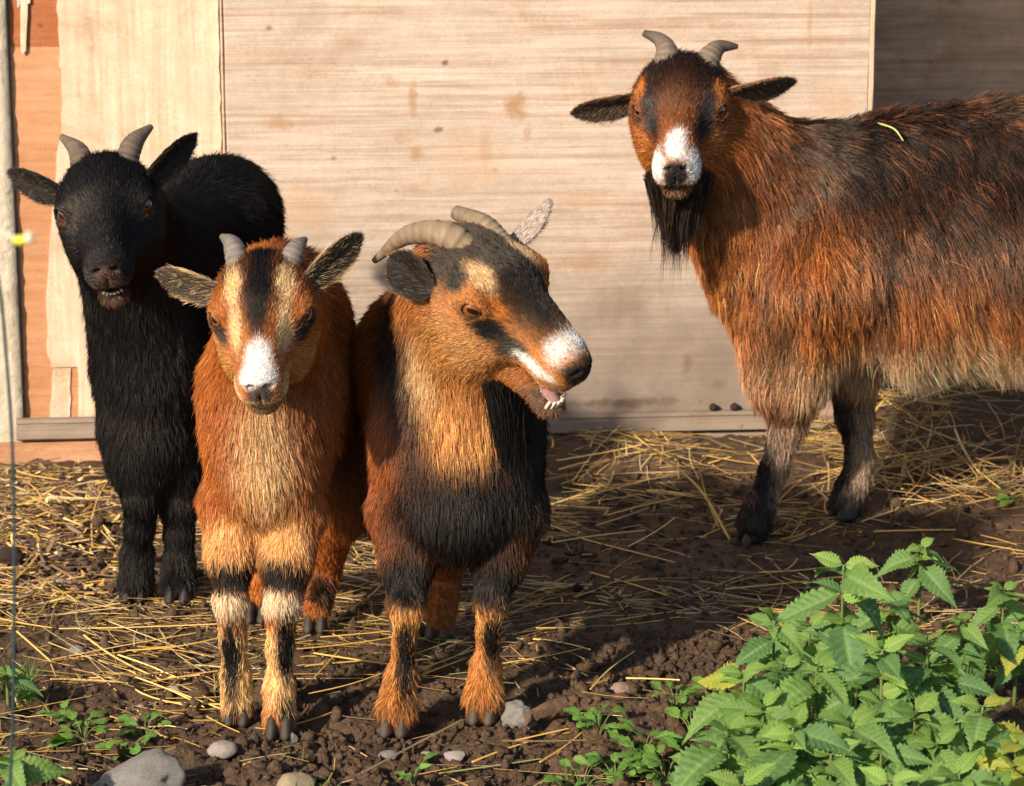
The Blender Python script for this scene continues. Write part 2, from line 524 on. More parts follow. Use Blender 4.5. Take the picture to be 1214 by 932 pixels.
# peeling plywood sheet: core, torn veneer, hanging strips
zb = Z(497, 80)
o = wall_thing('peeling_plywood_sheet', 'peeling plywood sheet with orange core and pale torn veneer behind the black goat', 'plywood sheet')
bevel_box('core_sheet', uA, uC + .03, -.02, TOP, -.012, 0, M['ply_core'], o)
def ragged(name, pts, w0, w1, parent, jag=.0015, seed=0, curl=0.0):
    rg = np.random.default_rng(seed); q = []
    for i in range(len(pts)):
        a = np.array(pts[i]); b = np.array(pts[(i + 1) % len(pts)])
        n = max(1, int(np.linalg.norm(b - a) / .018))
        for k in range(n):
            t = k / n
            q.append(a + (b - a) * t + (rg.normal(0, jag, 2) if 0 < k else 0))
    q = np.array(q); n = len(q)
    zmin = q[:, 1].min(); zmax = q[:, 1].max()
    cw = curl * ((zmax - q[:, 1]) / (zmax - zmin)) ** 2
    V = [(a[0], -(w1 + c), a[1]) for a, c in zip(q, cw)] + [(a[0], -(w0 + c * .9), a[1]) for a, c in zip(q, cw)]
    F = [tuple(range(n)), tuple(range(n, 2 * n))[::-1]] + [(i, n + i, n + (i + 1) % n, (i + 1) % n) for i in range(n)]
    return mesh_local(name, V, F, M['veneer'], parent)
W2 = lambda x, y: wall_uz(x, y, .003)
ven = [W2(93, 496), W2(268, 496), (W2(268, 250)[0], TOP - .002), (W2(71, 250)[0], TOP - .002), W2(71, 60), W2(70, 79), W2(73, 82), W2(73, 160), W2(67, 182), W2(66, 215), W2(58, 300), W2(55, 345), W2(56, 420), W2(60, 428), W2(60, 436), W2(92, 435)]
ragged('veneer', ven, .0005, .0030, o, .0011, 3)
ragged('veneer_strip', [W2(59, 496), W2(83, 496), W2(84, 436.5), W2(63, 436.5)], .0006, .0026, o, .0008, 4)
ragged('veneer_strip', [W2(27, 64), W2(31, 60), W2(33, 5), W2(36, 3), (W2(37, 100)[0], TOP - .002), (W2(20.5, 100)[0], TOP - .002), W2(20.5, 9), W2(23, 8), W2(24.5, 0), W2(25, 58)], .0006, .0030, o, .0005, 5, curl=.004)

o = bevel_box('cover_strip', uB + .0030, uC - .0022, zb + .004, TOP, .0032, .0110, M['ply_main'])
tag(o, 'narrow upright wooden strip covering the seam between two plywood sheets', 'trim')
o = wall_thing('plywood_panel', 'large weathered plywood panel with horizontal grain behind the goats', 'plywood panel')
zm = Z(489, 750, .014)
bevel_box('panel_sheet', uC, uR - .0085, zm - .03, TOP, -.004, .014, M['ply_main'], o, .0015, .0003, 2)
bevel_box('edge_band', uR - .0080, uR, zm - .03, TOP, -.010, .0155, M['veneer'], o, .001, .0004, 3)
# moulded batten along the foot
def batten(name, ua, ub, zt, h, label, seed):
    prof = [(0, .0142), (0, .030), (.18, .031), (.22, .0275), (.28, .0275), (.32, .033), (.90, .034), (.95, .030), (1, .028), (1, .0142)]
    n = 24; V = []; F = []; rg = np.random.default_rng(seed); wob = np.cumsum(rg.normal(0, .0003, n))
    for i in range(n):
        u = ua + (ub - ua) * i / (n - 1)
        for (f, w) in prof: V.append((u, -w - rg.normal(0, .0002), zt - h * f + wob[i]))
    m = len(prof)
    for i in range(n - 1):
        for k in range(m):
            F.append((i * m + k, i * m + (k + 1) % m, (i + 1) * m + (k + 1) % m, (i + 1) * m + k))
    F.append(tuple(range(m))); F.append(tuple(range((n - 1) * m, n * m))[::-1])
    o = mesh_local(name, V, F, M['batten']); tag(o, label, 'batten')
    return o
hb = Z(497, 80, .03) - Z(522, 80, .03)
batten('batten', U(19, 500, .03), U(420, 500, .03), Z(497, 80, .03), hb, 'pale wooden batten along the foot of the peeling plywood, behind the black goat', 1)
batten('batten', U(420.5, 500, .03), uR + .01, Z(490, 760, .03), hb * .95, 'grey wooden batten along the foot of the large plywood panel', 2)
o = bevel_box('base_board', U(-60, 530, .01), U(330, 530, .01), -.05, Z(523.5, 80, .02), .002, .022, M['board'], None, .002, .0008, 5)
tag(o, 'reddish wooden board under the batten at ground level on the left', 'board')
o = bevel_box('base_board', U(330.8, 530, .01), uR + .012, -.05, Z(514.5, 760, .02), .001, .020, M['batten'], None, .002, .0008, 6)
tag(o, 'grey board half buried in straw under the batten of the large panel', 'board')
# the opening on the right: dark sheet deep inside, jamb, roof
o = wall_thing('hut_back_wall', 'dark stained plywood back wall inside the shaded hut opening', 'wall')
for i in range(3):
    bevel_box('back_sheet', uR - .25 + i * .90, uR - .25 + i * .90 + .897, -.05, TOP, -.62 - .003 * (i % 2), -.60 - .003 * (i % 2), M['dark_ply'], o, .002, .0004, 20 + i)
o = bevel_box('door_jamb', uR - .055, uR - .010, -.05, TOP, -.060, -.012, M['batten'], None, .002, .0003, 7)
tag(o, 'wooden post behind the edge of the large plywood panel', 'post')
o = bevel_box('hut_roof', -1.95, uR + 2.3, TOP + .002, TOP + .03, -.75, .02, M['board'], None, .002)
tag(o, 'flat wooden roof of the hut above the picture', 'roof')


# ------------------------------------------------------------------ goats: one implicit surface for each body
def basis(f, l):
    """columns: lateral, forward, up"""
    f = nrm(f); l = np.asarray(l, float); l = nrm(l - f * np.dot(l, f)); u = np.cross(l, f)
    return np.stack([l, f, u], 1)

class Body:
    def __init__(self):
        self.pr = []
        self.cut = []
    def cone(self, a, b, ra, rb, k=0.03, L=0.02, flow=(0, 0, -1), lift=0.35):
        a = np.asarray(a, float); b = np.asarray(b, float)
        self.pr.append(dict(t='c', a=a, b=b, ra=ra, rb=rb, k=k, L=L, flow=np.asarray(flow, float), lift=lift,
                            lo=np.minimum(a - ra, b - rb), hi=np.maximum(a + ra, b + rb)))
    def ell(self, c, r, Rm=None, k=0.03, L=0.02, flow=(0, 0, -1), lift=0.35):
        c = np.asarray(c, float); r = np.asarray(r, float)
        Rm = np.eye(3) if Rm is None else Rm
        e = np.sqrt(((Rm * r[None, :]) ** 2).sum(1))
        self.pr.append(dict(t='e', c=c, r=r, R=Rm, k=k, L=L, flow=np.asarray(flow, float), lift=lift, lo=c - e, hi=c + e))
    def carve(self, c, r, Rm=None, k=0.004):
        c = np.asarray(c, float); r = np.asarray(r, float)
        Rm = np.eye(3) if Rm is None else Rm
        e = np.sqrt(((Rm * r[None, :]) ** 2).sum(1))
        self.cut.append(dict(t='e', c=c, r=r, R=Rm, k=k, lo=c - e, hi=c + e))
    @staticmethod
    def dist(p, x, y, z):
        if p['t'] == 'c':
            ab = p['b'] - p['a']; L2 = ab @ ab
            t = ((x - p['a'][0]) * ab[0] + (y - p['a'][1]) * ab[1] + (z - p['a'][2]) * ab[2]) / L2
            t = np.clip(t, 0, 1)
            d2 = (x - p['a'][0] - t * ab[0]) ** 2 + (y - p['a'][1] - t * ab[1]) ** 2 + (z - p['a'][2] - t * ab[2]) ** 2
            return np.sqrt(d2) - (p['ra'] + (p['rb'] - p['ra']) * t)
        R, c, r = p['R'], p['c'], p['r']
        dx, dy, dz = x - c[0], y - c[1], z - c[2]
        k0 = 0; k1 = 0
        for i in range(3):
            q = (dx * R[0, i] + dy * R[1, i] + dz * R[2, i]) / r[i]
            k0 = k0 + q * q; k1 = k1 + (q / r[i]) ** 2
        k0 = np.sqrt(k0); k1 = np.sqrt(k1) + 1e-9
        return k0 * (k0 - 1) / k1
    def build(self, fine_lo, fine_hi, hf=0.0022, hc=0.0055):
        lo = np.min([p['lo'] for p in self.pr], 0) - 0.02
        hi = np.max([p['hi'] for p in self.pr], 0) + 0.02
        ax = []
        for i in range(3):
            xs = [lo[i]]
            while xs[-1] < hi[i]:
                x = xs[-1]
                xs.append(x + (hf if fine_lo[i] <= x <= fine_hi[i] else hc))
            ax.append(np.array(xs, np.float32))
        X, Y, Z = ax
        D = np.full((len(X), len(Y), len(Z)), 0.5, np.float32)
        def sl(p, m):
            s = []
            for i in range(3):
                a = np.searchsorted(ax[i], p['lo'][i] - m); b = np.searchsorted(ax[i], p['hi'][i] + m)
                s.append(slice(max(a - 1, 0), min(b + 1, len(ax[i]))))
            return tuple(s)
        for p in self.pr:
            s = sl(p, p['k'] + 0.014)
            d = self.dist(p, X[s[0]][:, None, None], Y[s[1]][None, :, None], Z[s[2]][None, None, :]).astype(np.float32)
            a = D[s]; k = p['k']
            h = np.maximum(k - np.abs(a - d), 0) / k
            D[s] = np.minimum(a, d) - h * h * k * 0.25
        for p in self.cut:
            s = sl(p, p['k'] + 0.01)
            d = -self.dist(p, X[s[0]][:, None, None], Y[s[1]][None, :, None], Z[s[2]][None, None, :]).astype(np.float32)
            a = D[s]; k = p['k']
            h = np.maximum(k - np.abs(a - d), 0) / k
            D[s] = np.maximum(a, d) + h * h * k * 0.25
        # surface nets
        ins = D < 0
        c8 = [ins[i:ins.shape[0] - 1 + i, j:ins.shape[1] - 1 + j, k:ins.shape[2] - 1 + k] for i in (0, 1) for j in (0, 1) for k in (0, 1)]
        s = np.zeros(c8[0].shape, np.int8)
        for c in c8: s += c
        act = (s > 0) & (s < 8)
        I, J, K = np.nonzero(act)
        n = len(I)
        idx = np.full(act.shape, -1, np.int32); idx[I, J, K] = np.arange(n)
        acc = np.zeros((n, 3)); cnt = np.zeros(n)
        corners = [(i, j, k) for i in (0, 1) for j in (0, 1) for k in (0, 1)]
        for a in corners:
            for ax_ in range(3):
                if a[ax_]: continue
                b = list(a); b[ax_] = 1
                da = D[I + a[0], J + a[1], K + a[2]]; db = D[I + b[0], J + b[1], K + b[2]]
                m = (da < 0) != (db < 0)
                t = np.where(m, da / np.where(m, da - db, 1), 0)
                pa = np.stack([X[I + a[0]], Y[J + a[1]], Z[K + a[2]]], 1).astype(float)
                pb = np.stack([X[I + b[0]], Y[J + b[1]], Z[K + b[2]]], 1).astype(float)
                acc += (pa + (pb - pa) * t[:, None]) * m[:, None]; cnt += m
        V = acc / np.maximum(cnt, 1)[:, None]
        F = []
        for a in range(3):
            d0 = [slice(None)] * 3; d1 = [slice(None)] * 3
            d0[a] = slice(0, -1); d1[a] = slice(1, None)
            s0 = ins[tuple(d0)]; s1 = ins[tuple(d1)]
            e = np.array(np.nonzero(s0 != s1)).T
            o1, o2 = [(1, 2), (2, 0), (0, 1)][a]
            ok = (e[:, o1] > 0) & (e[:, o2] > 0) & (e[:, o1] < act.shape[o1]) & (e[:, o2] < act.shape[o2])
            e = e[ok]
            q = []
            for (u, v) in ((1, 1), (0, 1), (0, 0), (1, 0)):
                t = e.copy(); t[:, o1] -= u; t[:, o2] -= v
                q.append(idx[t[:, 0], t[:, 1], t[:, 2]])
            q = np.stack(q, 1)
            flip = s1[e[:, 0], e[:, 1], e[:, 2]]
            q[flip] = q[flip][:, ::-1]
            F.append(q)
        F = np.concatenate(F)
        F = F[(F >= 0).all(1)]
        # light smoothing
        nb = np.zeros((n, 3)); ct = np.zeros(n)
        for i in range(4):
            a_, b_ = F[:, i], F[:, (i + 1) % 4]
            for k in range(3): nb[:, k] += np.bincount(a_, V[b_, k], n) + np.bincount(b_, V[a_, k], n)
            ct += np.bincount(a_, minlength=n) + np.bincount(b_, minlength=n)
        V = 0.6 * V + 0.4 * nb / np.maximum(ct, 1)[:, None]
        self.V, self.F = V, F
        return V, F
    def attrs(self, p, sig=0.01):
        """blend hair length, flow and lift of the parts round each point"""
        W = 0; L = 0; fl = 0; li = 0
        for q in self.pr:
            d = self.dist(q, p[:, 0], p[:, 1], p[:, 2])
            w = np.exp(-np.clip(d + 0.004, -0.02, 0.2) / sig)
            W = W + w; L = L + w * q['L']; fl = fl + w[:, None] * q['flow'][None]; li = li + w * q['lift']
        return L / W, fl / W[:, None], li / W

def sample(V, F, dens, rg):
    T = np.concatenate([F[:, [0, 1, 2]], F[:, [0, 2, 3]]]) if F.shape[1] == 4 else F
    a, b, c = V[T[:, 0]], V[T[:, 1]], V[T[:, 2]]
    nn = np.cross(b - a, c - a); ar = np.linalg.norm(nn, axis=1) * 0.5
    n = int(ar.sum() * dens)
    # smooth normals
    vn = np.zeros_like(V)
    for i in range(3):
        for k in range(3): vn[:, k] += np.bincount(T[:, i], nn[:, k], len(V))
    vn /= np.linalg.norm(vn, axis=1)[:, None] + 1e-12
    t = np.searchsorted(np.cumsum(ar) / ar.sum(), rg.random(n)); t = np.clip(t, 0, len(T) - 1)
    r1, r2 = np.sqrt(rg.random(n)), rg.random(n)
    w = np.stack([1 - r1, r1 * (1 - r2), r1 * r2], 1)
    p = sum(w[:, i, None] * V[T[t, i]] for i in range(3))
    N = sum(w[:, i, None] * vn[T[t, i]] for i in range(3))
    N /= np.linalg.norm(N, axis=1)[:, None] + 1e-12
    return p, N

def strands(p, N, L, flow, lift, rg, npt=5, clump=0.5, cell=0.008, wave=0.15, grav=0.25, jit=0.18, seed=0):
    n = len(p)
    sw = np.stack([vnoise(p, 28, seed + 1), vnoise(p, 28, seed + 2), vnoise(p, 28, seed + 3)], 1) - 0.5
    fl = flow + sw * wave * 4 + rg.normal(0, jit, (n, 3))
    T = fl - N * (fl * N).sum(1)[:, None]
    T /= np.linalg.norm(T, axis=1)[:, None] + 1e-9
    li = np.clip(lift + rg.normal(0, 0.12, n), 0.04, 1.5)
    d = T * np.cos(li)[:, None] + N * np.sin(li)[:, None]
    Ls = L * rg.uniform(0.6, 1.15, n)
    # clumps
    wp = np.stack([vnoise(p, .35 / cell, seed + 11), vnoise(p, .35 / cell, seed + 12), vnoise(p, .35 / cell, seed + 13)], 1) - .5
    q = np.floor((p + wp * cell * 2.2 + rg.normal(0, cell * 0.22, (n, 3))) / cell).astype(np.int64)
    key = q[:, 0] * 1000003 + q[:, 1] * 10007 + q[:, 2]
    _, inv = np.unique(key, return_inverse=True)
    ct = np.bincount(inv)
    kd = rg.normal(0, jit * .6, (len(ct), 3))[inv]; d = d + kd - N * (kd * N).sum(1)[:, None]
    d /= np.linalg.norm(d, axis=1)[:, None]
    Ls = Ls * rg.uniform(.7, 1.2, len(ct))[inv]
    clump = np.clip(rg.normal(clump, .25, len(ct)), .05, .95)[inv]
    cm = np.stack([np.bincount(inv, p[:, k]) / ct for k in range(3)], 1)
    cd = np.stack([np.bincount(inv, (d * Ls[:, None])[:, k]) / ct for k in range(3)], 1)
    t = np.linspace(0, 1, npt)
    g = np.array([0, 0, -1.0])
    g_t = g[None] - N * np.minimum((g[None] * N).sum(1), 0)[:, None]
    pts = np.zeros((n, npt, 3), np.float32)
    for i, ti in enumerate(t):
        s = p + d * (Ls * ti)[:, None] + g_t * (Ls * grav * ti * ti)[:, None]
        c = cm[inv] + cd[inv] * ti + g_t * (Ls * grav * ti * ti)[:, None]
        w = (clump * ti ** 1.3)[:, None]
        pts[:, i] = s * (1 - w) + c * w
    return pts

def curves_obj(name, pts, cols, rad, parent, mat):
    n, k, _ = pts.shape
    cu = bpy.data.hair_curves.new(name)
    cu.add_curves([k] * n)
    cu.attributes['position'].data.foreach_set('vector', pts.reshape(-1).astype(np.float32)) if 'position' in cu.attributes else None
    prof = np.array([1.0, 1.0, 0.9, 0.7, 0.12]) if k == 5 else np.interp(np.linspace(0, 1, k), [0, .6, 1], [1, .9, .1])
    r = (np.broadcast_to(np.asarray(rad, float).reshape(-1, 1), (n, 1)) * prof[None]).astype(np.float32)
    ra = cu.attributes.get('radius') or cu.attributes.new('radius', 'FLOAT', 'POINT')
    ra.data.foreach_set('value', r.ravel())
    ca = cu.attributes.new('col', 'FLOAT_COLOR', 'CURVE')
    c4 = np.ones((n, 4), np.float32); c4[:, :3] = cols
    ca.data.foreach_set('color', c4.ravel())
    cu.materials.append(mat)
    o = bpy.data.objects.new(name, cu)
    link(o, parent)
    return o

def tube(pts, rad, nseg=16, ring=0.0, flat=1.0, close=True):
    """swept tube along points (Catmull-Rom) with radii"""
    pts = np.asarray(pts, float); rad = np.asarray(rad, float)
    m = (72 if ring else 26) if len(pts) > 2 else 8
    tt = np.linspace(0, len(pts) - 1, m)
    ext = np.vstack([2 * pts[0] - pts[1], pts, 2 * pts[-1] - pts[-2]])
    C = []
    for t in tt:
        i = min(int(t), len(pts) - 2); f = t - i
        p0, p1, p2, p3 = ext[i], ext[i + 1], ext[i + 2], ext[i + 3]
        C.append(0.5 * ((2 * p1) + (-p0 + p2) * f + (2 * p0 - 5 * p1 + 4 * p2 - p3) * f * f + (-p0 + 3 * p1 - 3 * p2 + p3) * f ** 3))
    C = np.array(C); r = np.interp(tt, np.arange(len(pts)), rad)
    if ring:
        q_ = np.linspace(0, 1, m)
        ph_ = q_ ** 0.85 * 13 + .35 * np.sin(q_ * 9)
        r = r * (1 + ring * (1 - 2 * (ph_ % 1.0)) * np.linspace(1, 0.1, m))
    T = np.gradient(C, axis=0); T /= np.linalg.norm(T, axis=1)[:, None]
    a = np.cross(T[0], [0.3, 1, 0.2]); a = nrm(a)
    V = []; 
    for i in range(m):
        a = nrm(a - T[i] * (a @ T[i])); b = np.cross(T[i], a)
        th = np.linspace(0, 2 * math.pi, nseg, endpoint=False)
        V.append(C[i] + r[i] * (np.cos(th)[:, None] * a + flat * np.sin(th)[:, None] * b))
    V = np.vstack(V)
    F = []
    for i in range(m - 1):
        for j in range(nseg):
            F.append((i * nseg + j, i * nseg + (j + 1) % nseg, (i + 1) * nseg + (j + 1) % nseg, (i + 1) * nseg + j))
    F = [tuple(f) for f in F]
    F.append(tuple(range(nseg))[::-1]); F.append(tuple(range((m - 1) * nseg, m * nseg)))
    return V, F, tt / (len(pts) - 1)

def uvsphere(nu=32, nv=20):
    V = []; F = []
    for i in range(nv + 1):
        ph = math.pi * i / nv
        for j in range(nu):
            th = 2 * math.pi * j / nu
            V.append((math.sin(ph) * math.cos(th), math.sin(ph) * math.sin(th), math.cos(ph)))
    for i in range(nv):
        for j in range(nu):
            F.append((i * nu + j, (i + 1) * nu + j, (i + 1) * nu + (j + 1) % nu, i * nu + (j + 1) % nu))
    return np.array(V), np.array(F)

class Paint:
    """layers of soft ellipsoid patches, in world or head space"""
    def __init__(self, base, Hm=None, Ht=None, s=1.0, nz=0.25):
        self.base = base; self.lay = []; self.H = (Hm, Ht, s); self.nz = nz
    def blob(self, c, r, col, soft=0.25, head=False, amt=1.0, Rm=None):
        self.lay.append((np.asarray(c, float), np.asarray(r, float) * np.ones(3), np.asarray(col, float), soft, head, amt, Rm))
    def sym(self, c, r, col, soft=0.25, amt=1.0):
        for s in (-1, 1):
            self.blob((c[0] * s, c[1], c[2]), r, col, soft, True, amt)
    def loc(self, p):
        Hm, Ht, s = self.H
        return (p - Ht) @ Hm / s
    def __call__(self, p, headmask=None):
        col = np.tile(np.asarray(self.base, float), (len(p), 1))
        lp = self.loc(p) if self.H[0] is not None else None
        n1 = fbm(p, 60, 3, 3) - 0.5
        n2 = fbm(p, 220, 2, 9) - 0.5
        for c, r, cc, soft, head, amt, Rm in self.lay:
            d = (lp if head else p) - c
            if Rm is not None: d = d @ Rm
            q = np.sqrt(((d / r) ** 2).sum(1)) + (n1 * 0.8 + n2 * 0.5) * self.nz * 2
            m = (1 - sstep(1 - soft, 1 + soft, q)) * amt
            col = col * (1 - m[:, None]) + cc[None] * m[:, None]
        return col

def head_prims(B, H, t, s, L=0.006, jaw=0.0, cheek=1.0, Lc=None, nosew=1.0, ly=1.0):
    """H columns lateral, forward, up; canonical head in metres at s = 1; jaw = opening angle"""
    W = lambda x, y, z: t + H @ (np.array([x, y * (ly if y > 0 else 1.0), z]) * s)
    bk = -H[:, 1]; up = H[:, 2]
    fl = nrm(bk + 0.25 * up)
    Lc = Lc or L
    hinge = np.array([0, -0.035, -0.035])
    def J(x, y, z):
        v = np.array([x, y, z]) - hinge
        c, sn = math.cos(-jaw), math.sin(-jaw)
        v = np.array([v[0], v[1] * c - v[2] * sn, v[1] * sn + v[2] * c]) + hinge
        return W(*v)
    Rj = H @ np.array([[1, 0, 0], [0, math.cos(-jaw), -math.sin(-jaw)], [0, math.sin(-jaw), math.cos(-jaw)]])
    e = lambda c, r, k=0.02, L_=L, f=fl, li=0.2, Rm=H: B.ell(c, np.array(r) * s, Rm, k * s, L_, f, li)
    e(W(0, -.028, -.004), (.050, .052, .046), 0.03, L * 1.5)
    e(W(0, -.008, .016), (.040, .046, .031), 0.02, L * 1.3)
    for q in (-1, 1):
        e(W(.040 * q, .0, .016), (.020, .024, .018), 0.02)
        e(W(.030 * q, -.008, -.040), (.024 * cheek, .048, .042), 0.03, Lc, nrm(bk - 0.6 * up), 0.25)
        e(W(.0115 * q * nosew, .104, -.022), (.0135, .019, .0145), 0.010, L * .5)
    B.cone(W(0, .01, .024), W(0, .098, .002), .027 * s, .0175 * s, 0.02 * s, L * .8, fl, 0.15)
    B.cone(W(0, 0, -.02), W(0, .088, -.016), .040 * s, .0225 * s, 0.03 * s, L, nrm(bk - 0.4 * up), 0.2)
    B.cone(J(0, -.008, -.058), J(0, .085, -.045), .027 * s, .0145 * s, 0.02 * s, Lc, nrm(bk - 1.2 * up), 0.3)
    e(W(0, .103, -.010), (.0215 * nosew, .022, .021), 0.012, L * .5)
    e(J(0, .096 + .03 * jaw, -.047), (.0175, .018, .0115), 0.01, L, nrm(-up), 0.3, Rj)
    e(W(0, .1195, -.003), (.0160 * nosew, .010, .0125), 0.008, 0.0012)
    # nostrils, mouth line
    for q in (-1, 1):
        a = q * 0.6
        Rn = H @ np.array([[math.cos(a), 0, math.sin(a)], [0, 1, 0], [-math.sin(a), 0, math.cos(a)]])
        B.carve(W(.0105 * q, .1285, -.0025), np.array((.0068, .010, .0032)) * s, Rn, 0.002)
    B.carve(W(0, .127, -.018), np.array((.0012, .006, .012)) * s, H, 0.003)
    if jaw < 0.03:
        B.carve(W(0, .118, -.0365), np.array((.026, .03, .0016)) * s, H, 0.003)
    else:
        mid = (W(0, .1, -.036) + J(0, .1, -.038)) / 2
        gap = np.linalg.norm(W(0, .11, -.036) - J(0, .11, -.038)) / s
        B.carve((W(0, .104, -.033) + J(0, .104, -.036)) / 2, np.array((.0165, .034, max(gap * .42, .003))) * s, H @ np.array([[1, 0, 0], [0, math.cos(-jaw / 2), -math.sin(-jaw / 2)], [0, math.sin(-jaw / 2), math.cos(-jaw / 2)]]), 0.004)
    eyes = []
    for q in (-1, 1):
        c = W(.0455 * q, .006, .0135)
        out = nrm(H @ np.array([q * .74, .60, .26]))
        e(c + out * .001 * s, (.0155, .0155, .0145), 0.008, 0.0025)
        along = nrm(H @ np.array([q * .5, -.85, .1])); along = nrm(along - out * (along @ out))
        Re = np.stack([along, out, np.cross(along, out)], 1)
        B.carve(c + out * .012 * s - H[:, 2] * .0008 * s, np.array((.0122, .0140, .0080)) * s, Re, 0.002)
        eyes.append((c, out, along, Re))
    return W, J, Rj, eyes

def make_eyes(root, eyes, s, iris):
    V0, F0 = uvsphere(40, 28)
    for c, out, along, Re in eyes:
        r = .0138 * s
        V = c + (V0 * r) @ Re.T
        f = V0[:, 1]; a = V0[:, 0]; z = V0[:, 2]
        col = np.tile(np.array([.03, .018, .012]), (len(V0), 1))
        rad = np.sqrt(a * a + z * z)
        eye = mesh('eye', V, F0, M['eye'], root, cols=col)
        d0 = nrm(np.array([0, 1.0, 0]))
        n = 40
        for nm, ra, rz, lift_, cc in (('iris', .80, .80, 1.006, iris), ('pupil', .46, .19, 1.014, np.array([.004, .004, .004]))):
            vv = [d0 * lift_]; kk = [cc * (.55 if nm == 'iris' else 1)]
            for ring in range(1, 7):
                for j in range(n):
                    th = 2 * math.pi * j / n
                    x_, z_ = ra * ring / 6 * math.cos(th), rz * ring / 6 * math.sin(th)
                    if nm == 'pupil':
                        x_ = ra * ring / 6 * np.sign(math.cos(th)) * abs(math.cos(th)) ** .6; z_ = rz * ring / 6 * np.sign(math.sin(th)) * abs(math.sin(th)) ** .7
                    y_ = math.sqrt(max(0, 1 - x_ * x_ - z_ * z_))
                    vv.append(np.array([x_, y_, z_]) * lift_)
                    q_ = ring / 6
                    kk.append(cc * ((.55 + .75 * q_ * (1 - q_ ** 3) + .12 * math.sin(th * 11)) if nm == 'iris' else 1))
            ff = [(0, 1 + j, 1 + (j + 1) % n) for j in range(n)]
            for ring in range(5):
                o_ = 1 + ring * n
                ff += [(o_ + j, o_ + n + j, o_ + n + (j + 1) % n, o_ + (j + 1) % n) for j in range(n)]
            o2 = mesh(nm, c + (np.array(vv) * r) @ Re.T, ff, M['eye'], None, cols=np.array(kk))
            o2.parent = eye

def make_ear(root, base, tip, openv, width, inner, outer, hairs, cup=0.5, rg=rng, edge=None, bend=0.12, tipw=0.25):
    ax = tip - base; Ln = np.linalg.norm(ax); ax = ax / Ln
    c = nrm(openv - ax * (openv @ ax)); b = np.cross(ax, c)
    nu, nv = 26, 13
    u = np.linspace(0, 1, nu)
    w = width * (np.interp(u, [0, .12, .3, .5, .7, .86, .95, 1], [.55, .72, .93, 1, .88, .58, .33, .06]))
    V = []; C = []
    for side in (0, 1):
        for i in range(nu):
            for j in range(nv):
                v = -1 + 2 * j / (nv - 1)
                roll = cup * (1.6 - 1.0 * u[i])
                ang = v * roll
                rr = w[i] / max(roll, 1e-3)
                x = math.sin(ang) * rr; z = (1 - math.cos(ang)) * rr
                th = (0.0022 * (1 - abs(v) ** 3) + 0.0006) * (1 - .5 * u[i])
                pz = z - (th if side else -th) - bend * Ln * (u[i] ** 2) 
                V.append(base + ax * Ln * u[i] + b * x + c * pz)
                C.append(outer if side else inner)
    V = np.array(V); C = np.array(C)
    F = []
    o = nu * nv
    for i in range(nu - 1):
        for j in range(nv - 1):
            a = i * nv + j
            F.append((a, a + nv, a + nv + 1, a + 1))
            F.append((o + a, o + a + 1, o + a + nv + 1, o + a + nv))
    for i in range(nu - 1):
        for j in (0, nv - 1):
            a = i * nv + j
            F.append((a, o + a, o + a + nv, a + nv) if j == 0 else (a, a + nv, o + a + nv, o + a))
    for j in range(nv - 1):
        F.append(((nu - 1) * nv + j, o + (nu - 1) * nv + j, o + (nu - 1) * nv + j + 1, (nu - 1) * nv + j + 1))
    F = np.array(F)
    # make sure normals face outwards: inner side faces c
    v0 = V[F[0]]; nn = np.cross(v0[1] - v0[0], v0[2] - v0[0])
    if nn @ c < 0: F = F[:, ::-1]
    e = mesh('ear', V, F, M['skin'], root, cols=C)
    p, N = sample(V, F, 600000, rg)
    inn = (N @ c) > 0
    vv = np.abs((p - base) @ b) / (width + 1e-9)
    col = np.where(inn[:, None], np.asarray(inner)[None], np.asarray(outer)[None]).astype(float)
    if edge is not None:
        m = (sstep(.62, .95, vv) * inn)[:, None]
        col = col * (1 - m) + np.asarray(edge)[None] * m
    uu = (p - base) @ ax / Ln
    if edge is not None:
        lt = (rg.random(len(p)) < .30 * (1 - uu)) & inn
        col[lt] = np.asarray(edge) * .8
    fl = np.tile(ax, (len(p), 1)) + np.where(inn[:, None], b[None] * np.sign((p - base) @ b)[:, None] * .5, 0)
    L = np.where(inn, .015 * (1 - .6 * uu), .007)
    hairs.append((p, N, L, fl, np.where(inn, .35, .18), col))
    return e

def make_hooves(root, pos, fwd, r, col):
    """a cloven hoof: two claws side by side"""
    fwd = nrm([fwd[0], fwd[1], 0]); side = np.array([fwd[1], -fwd[0], 0])
    V = []; F = []; C = []
    for q in (-1, 1):
        o = len(V)
        n = 14; lev = [(0, 1.0, .0), (.3, .97, -.06), (.75, .86, -.22), (1.3, .70, -.42), (1.6, .3, -.46)]
        for h, sc, back in lev:
            for k in range(n):
                th = 2 * math.pi * k / n
                cx = math.cos(th) * .49 * sc; cy = math.sin(th) * (1.0 if math.sin(th) > 0 else .8) * sc
                if math.sin(th) > 0: cx *= (1 - .30 * math.sin(th) ** 2)
                V.append(pos + side * (q * .5 + cx) * r + fwd * (cy + back) * r + np.array([0, 0, h * r * .9]))
        for i in range(len(lev) - 1):
            for k in range(n):
                F.append((o + i * n + k, o + i * n + (k + 1) % n, o + (i + 1) * n + (k + 1) % n, o + (i + 1) * n + k))
        F.append(tuple(o + (len(lev) - 1) * n + k for k in range(n)))
        F.append(tuple(o + k for k in range(n))[::-1])
    V = np.array(V)
    return mesh('hoof', V, F, M['hoof'], root, cols=np.tile(col, (len(V), 1)) * (0.6 + 0.6 * vnoise(V, 150, 4))[:, None])

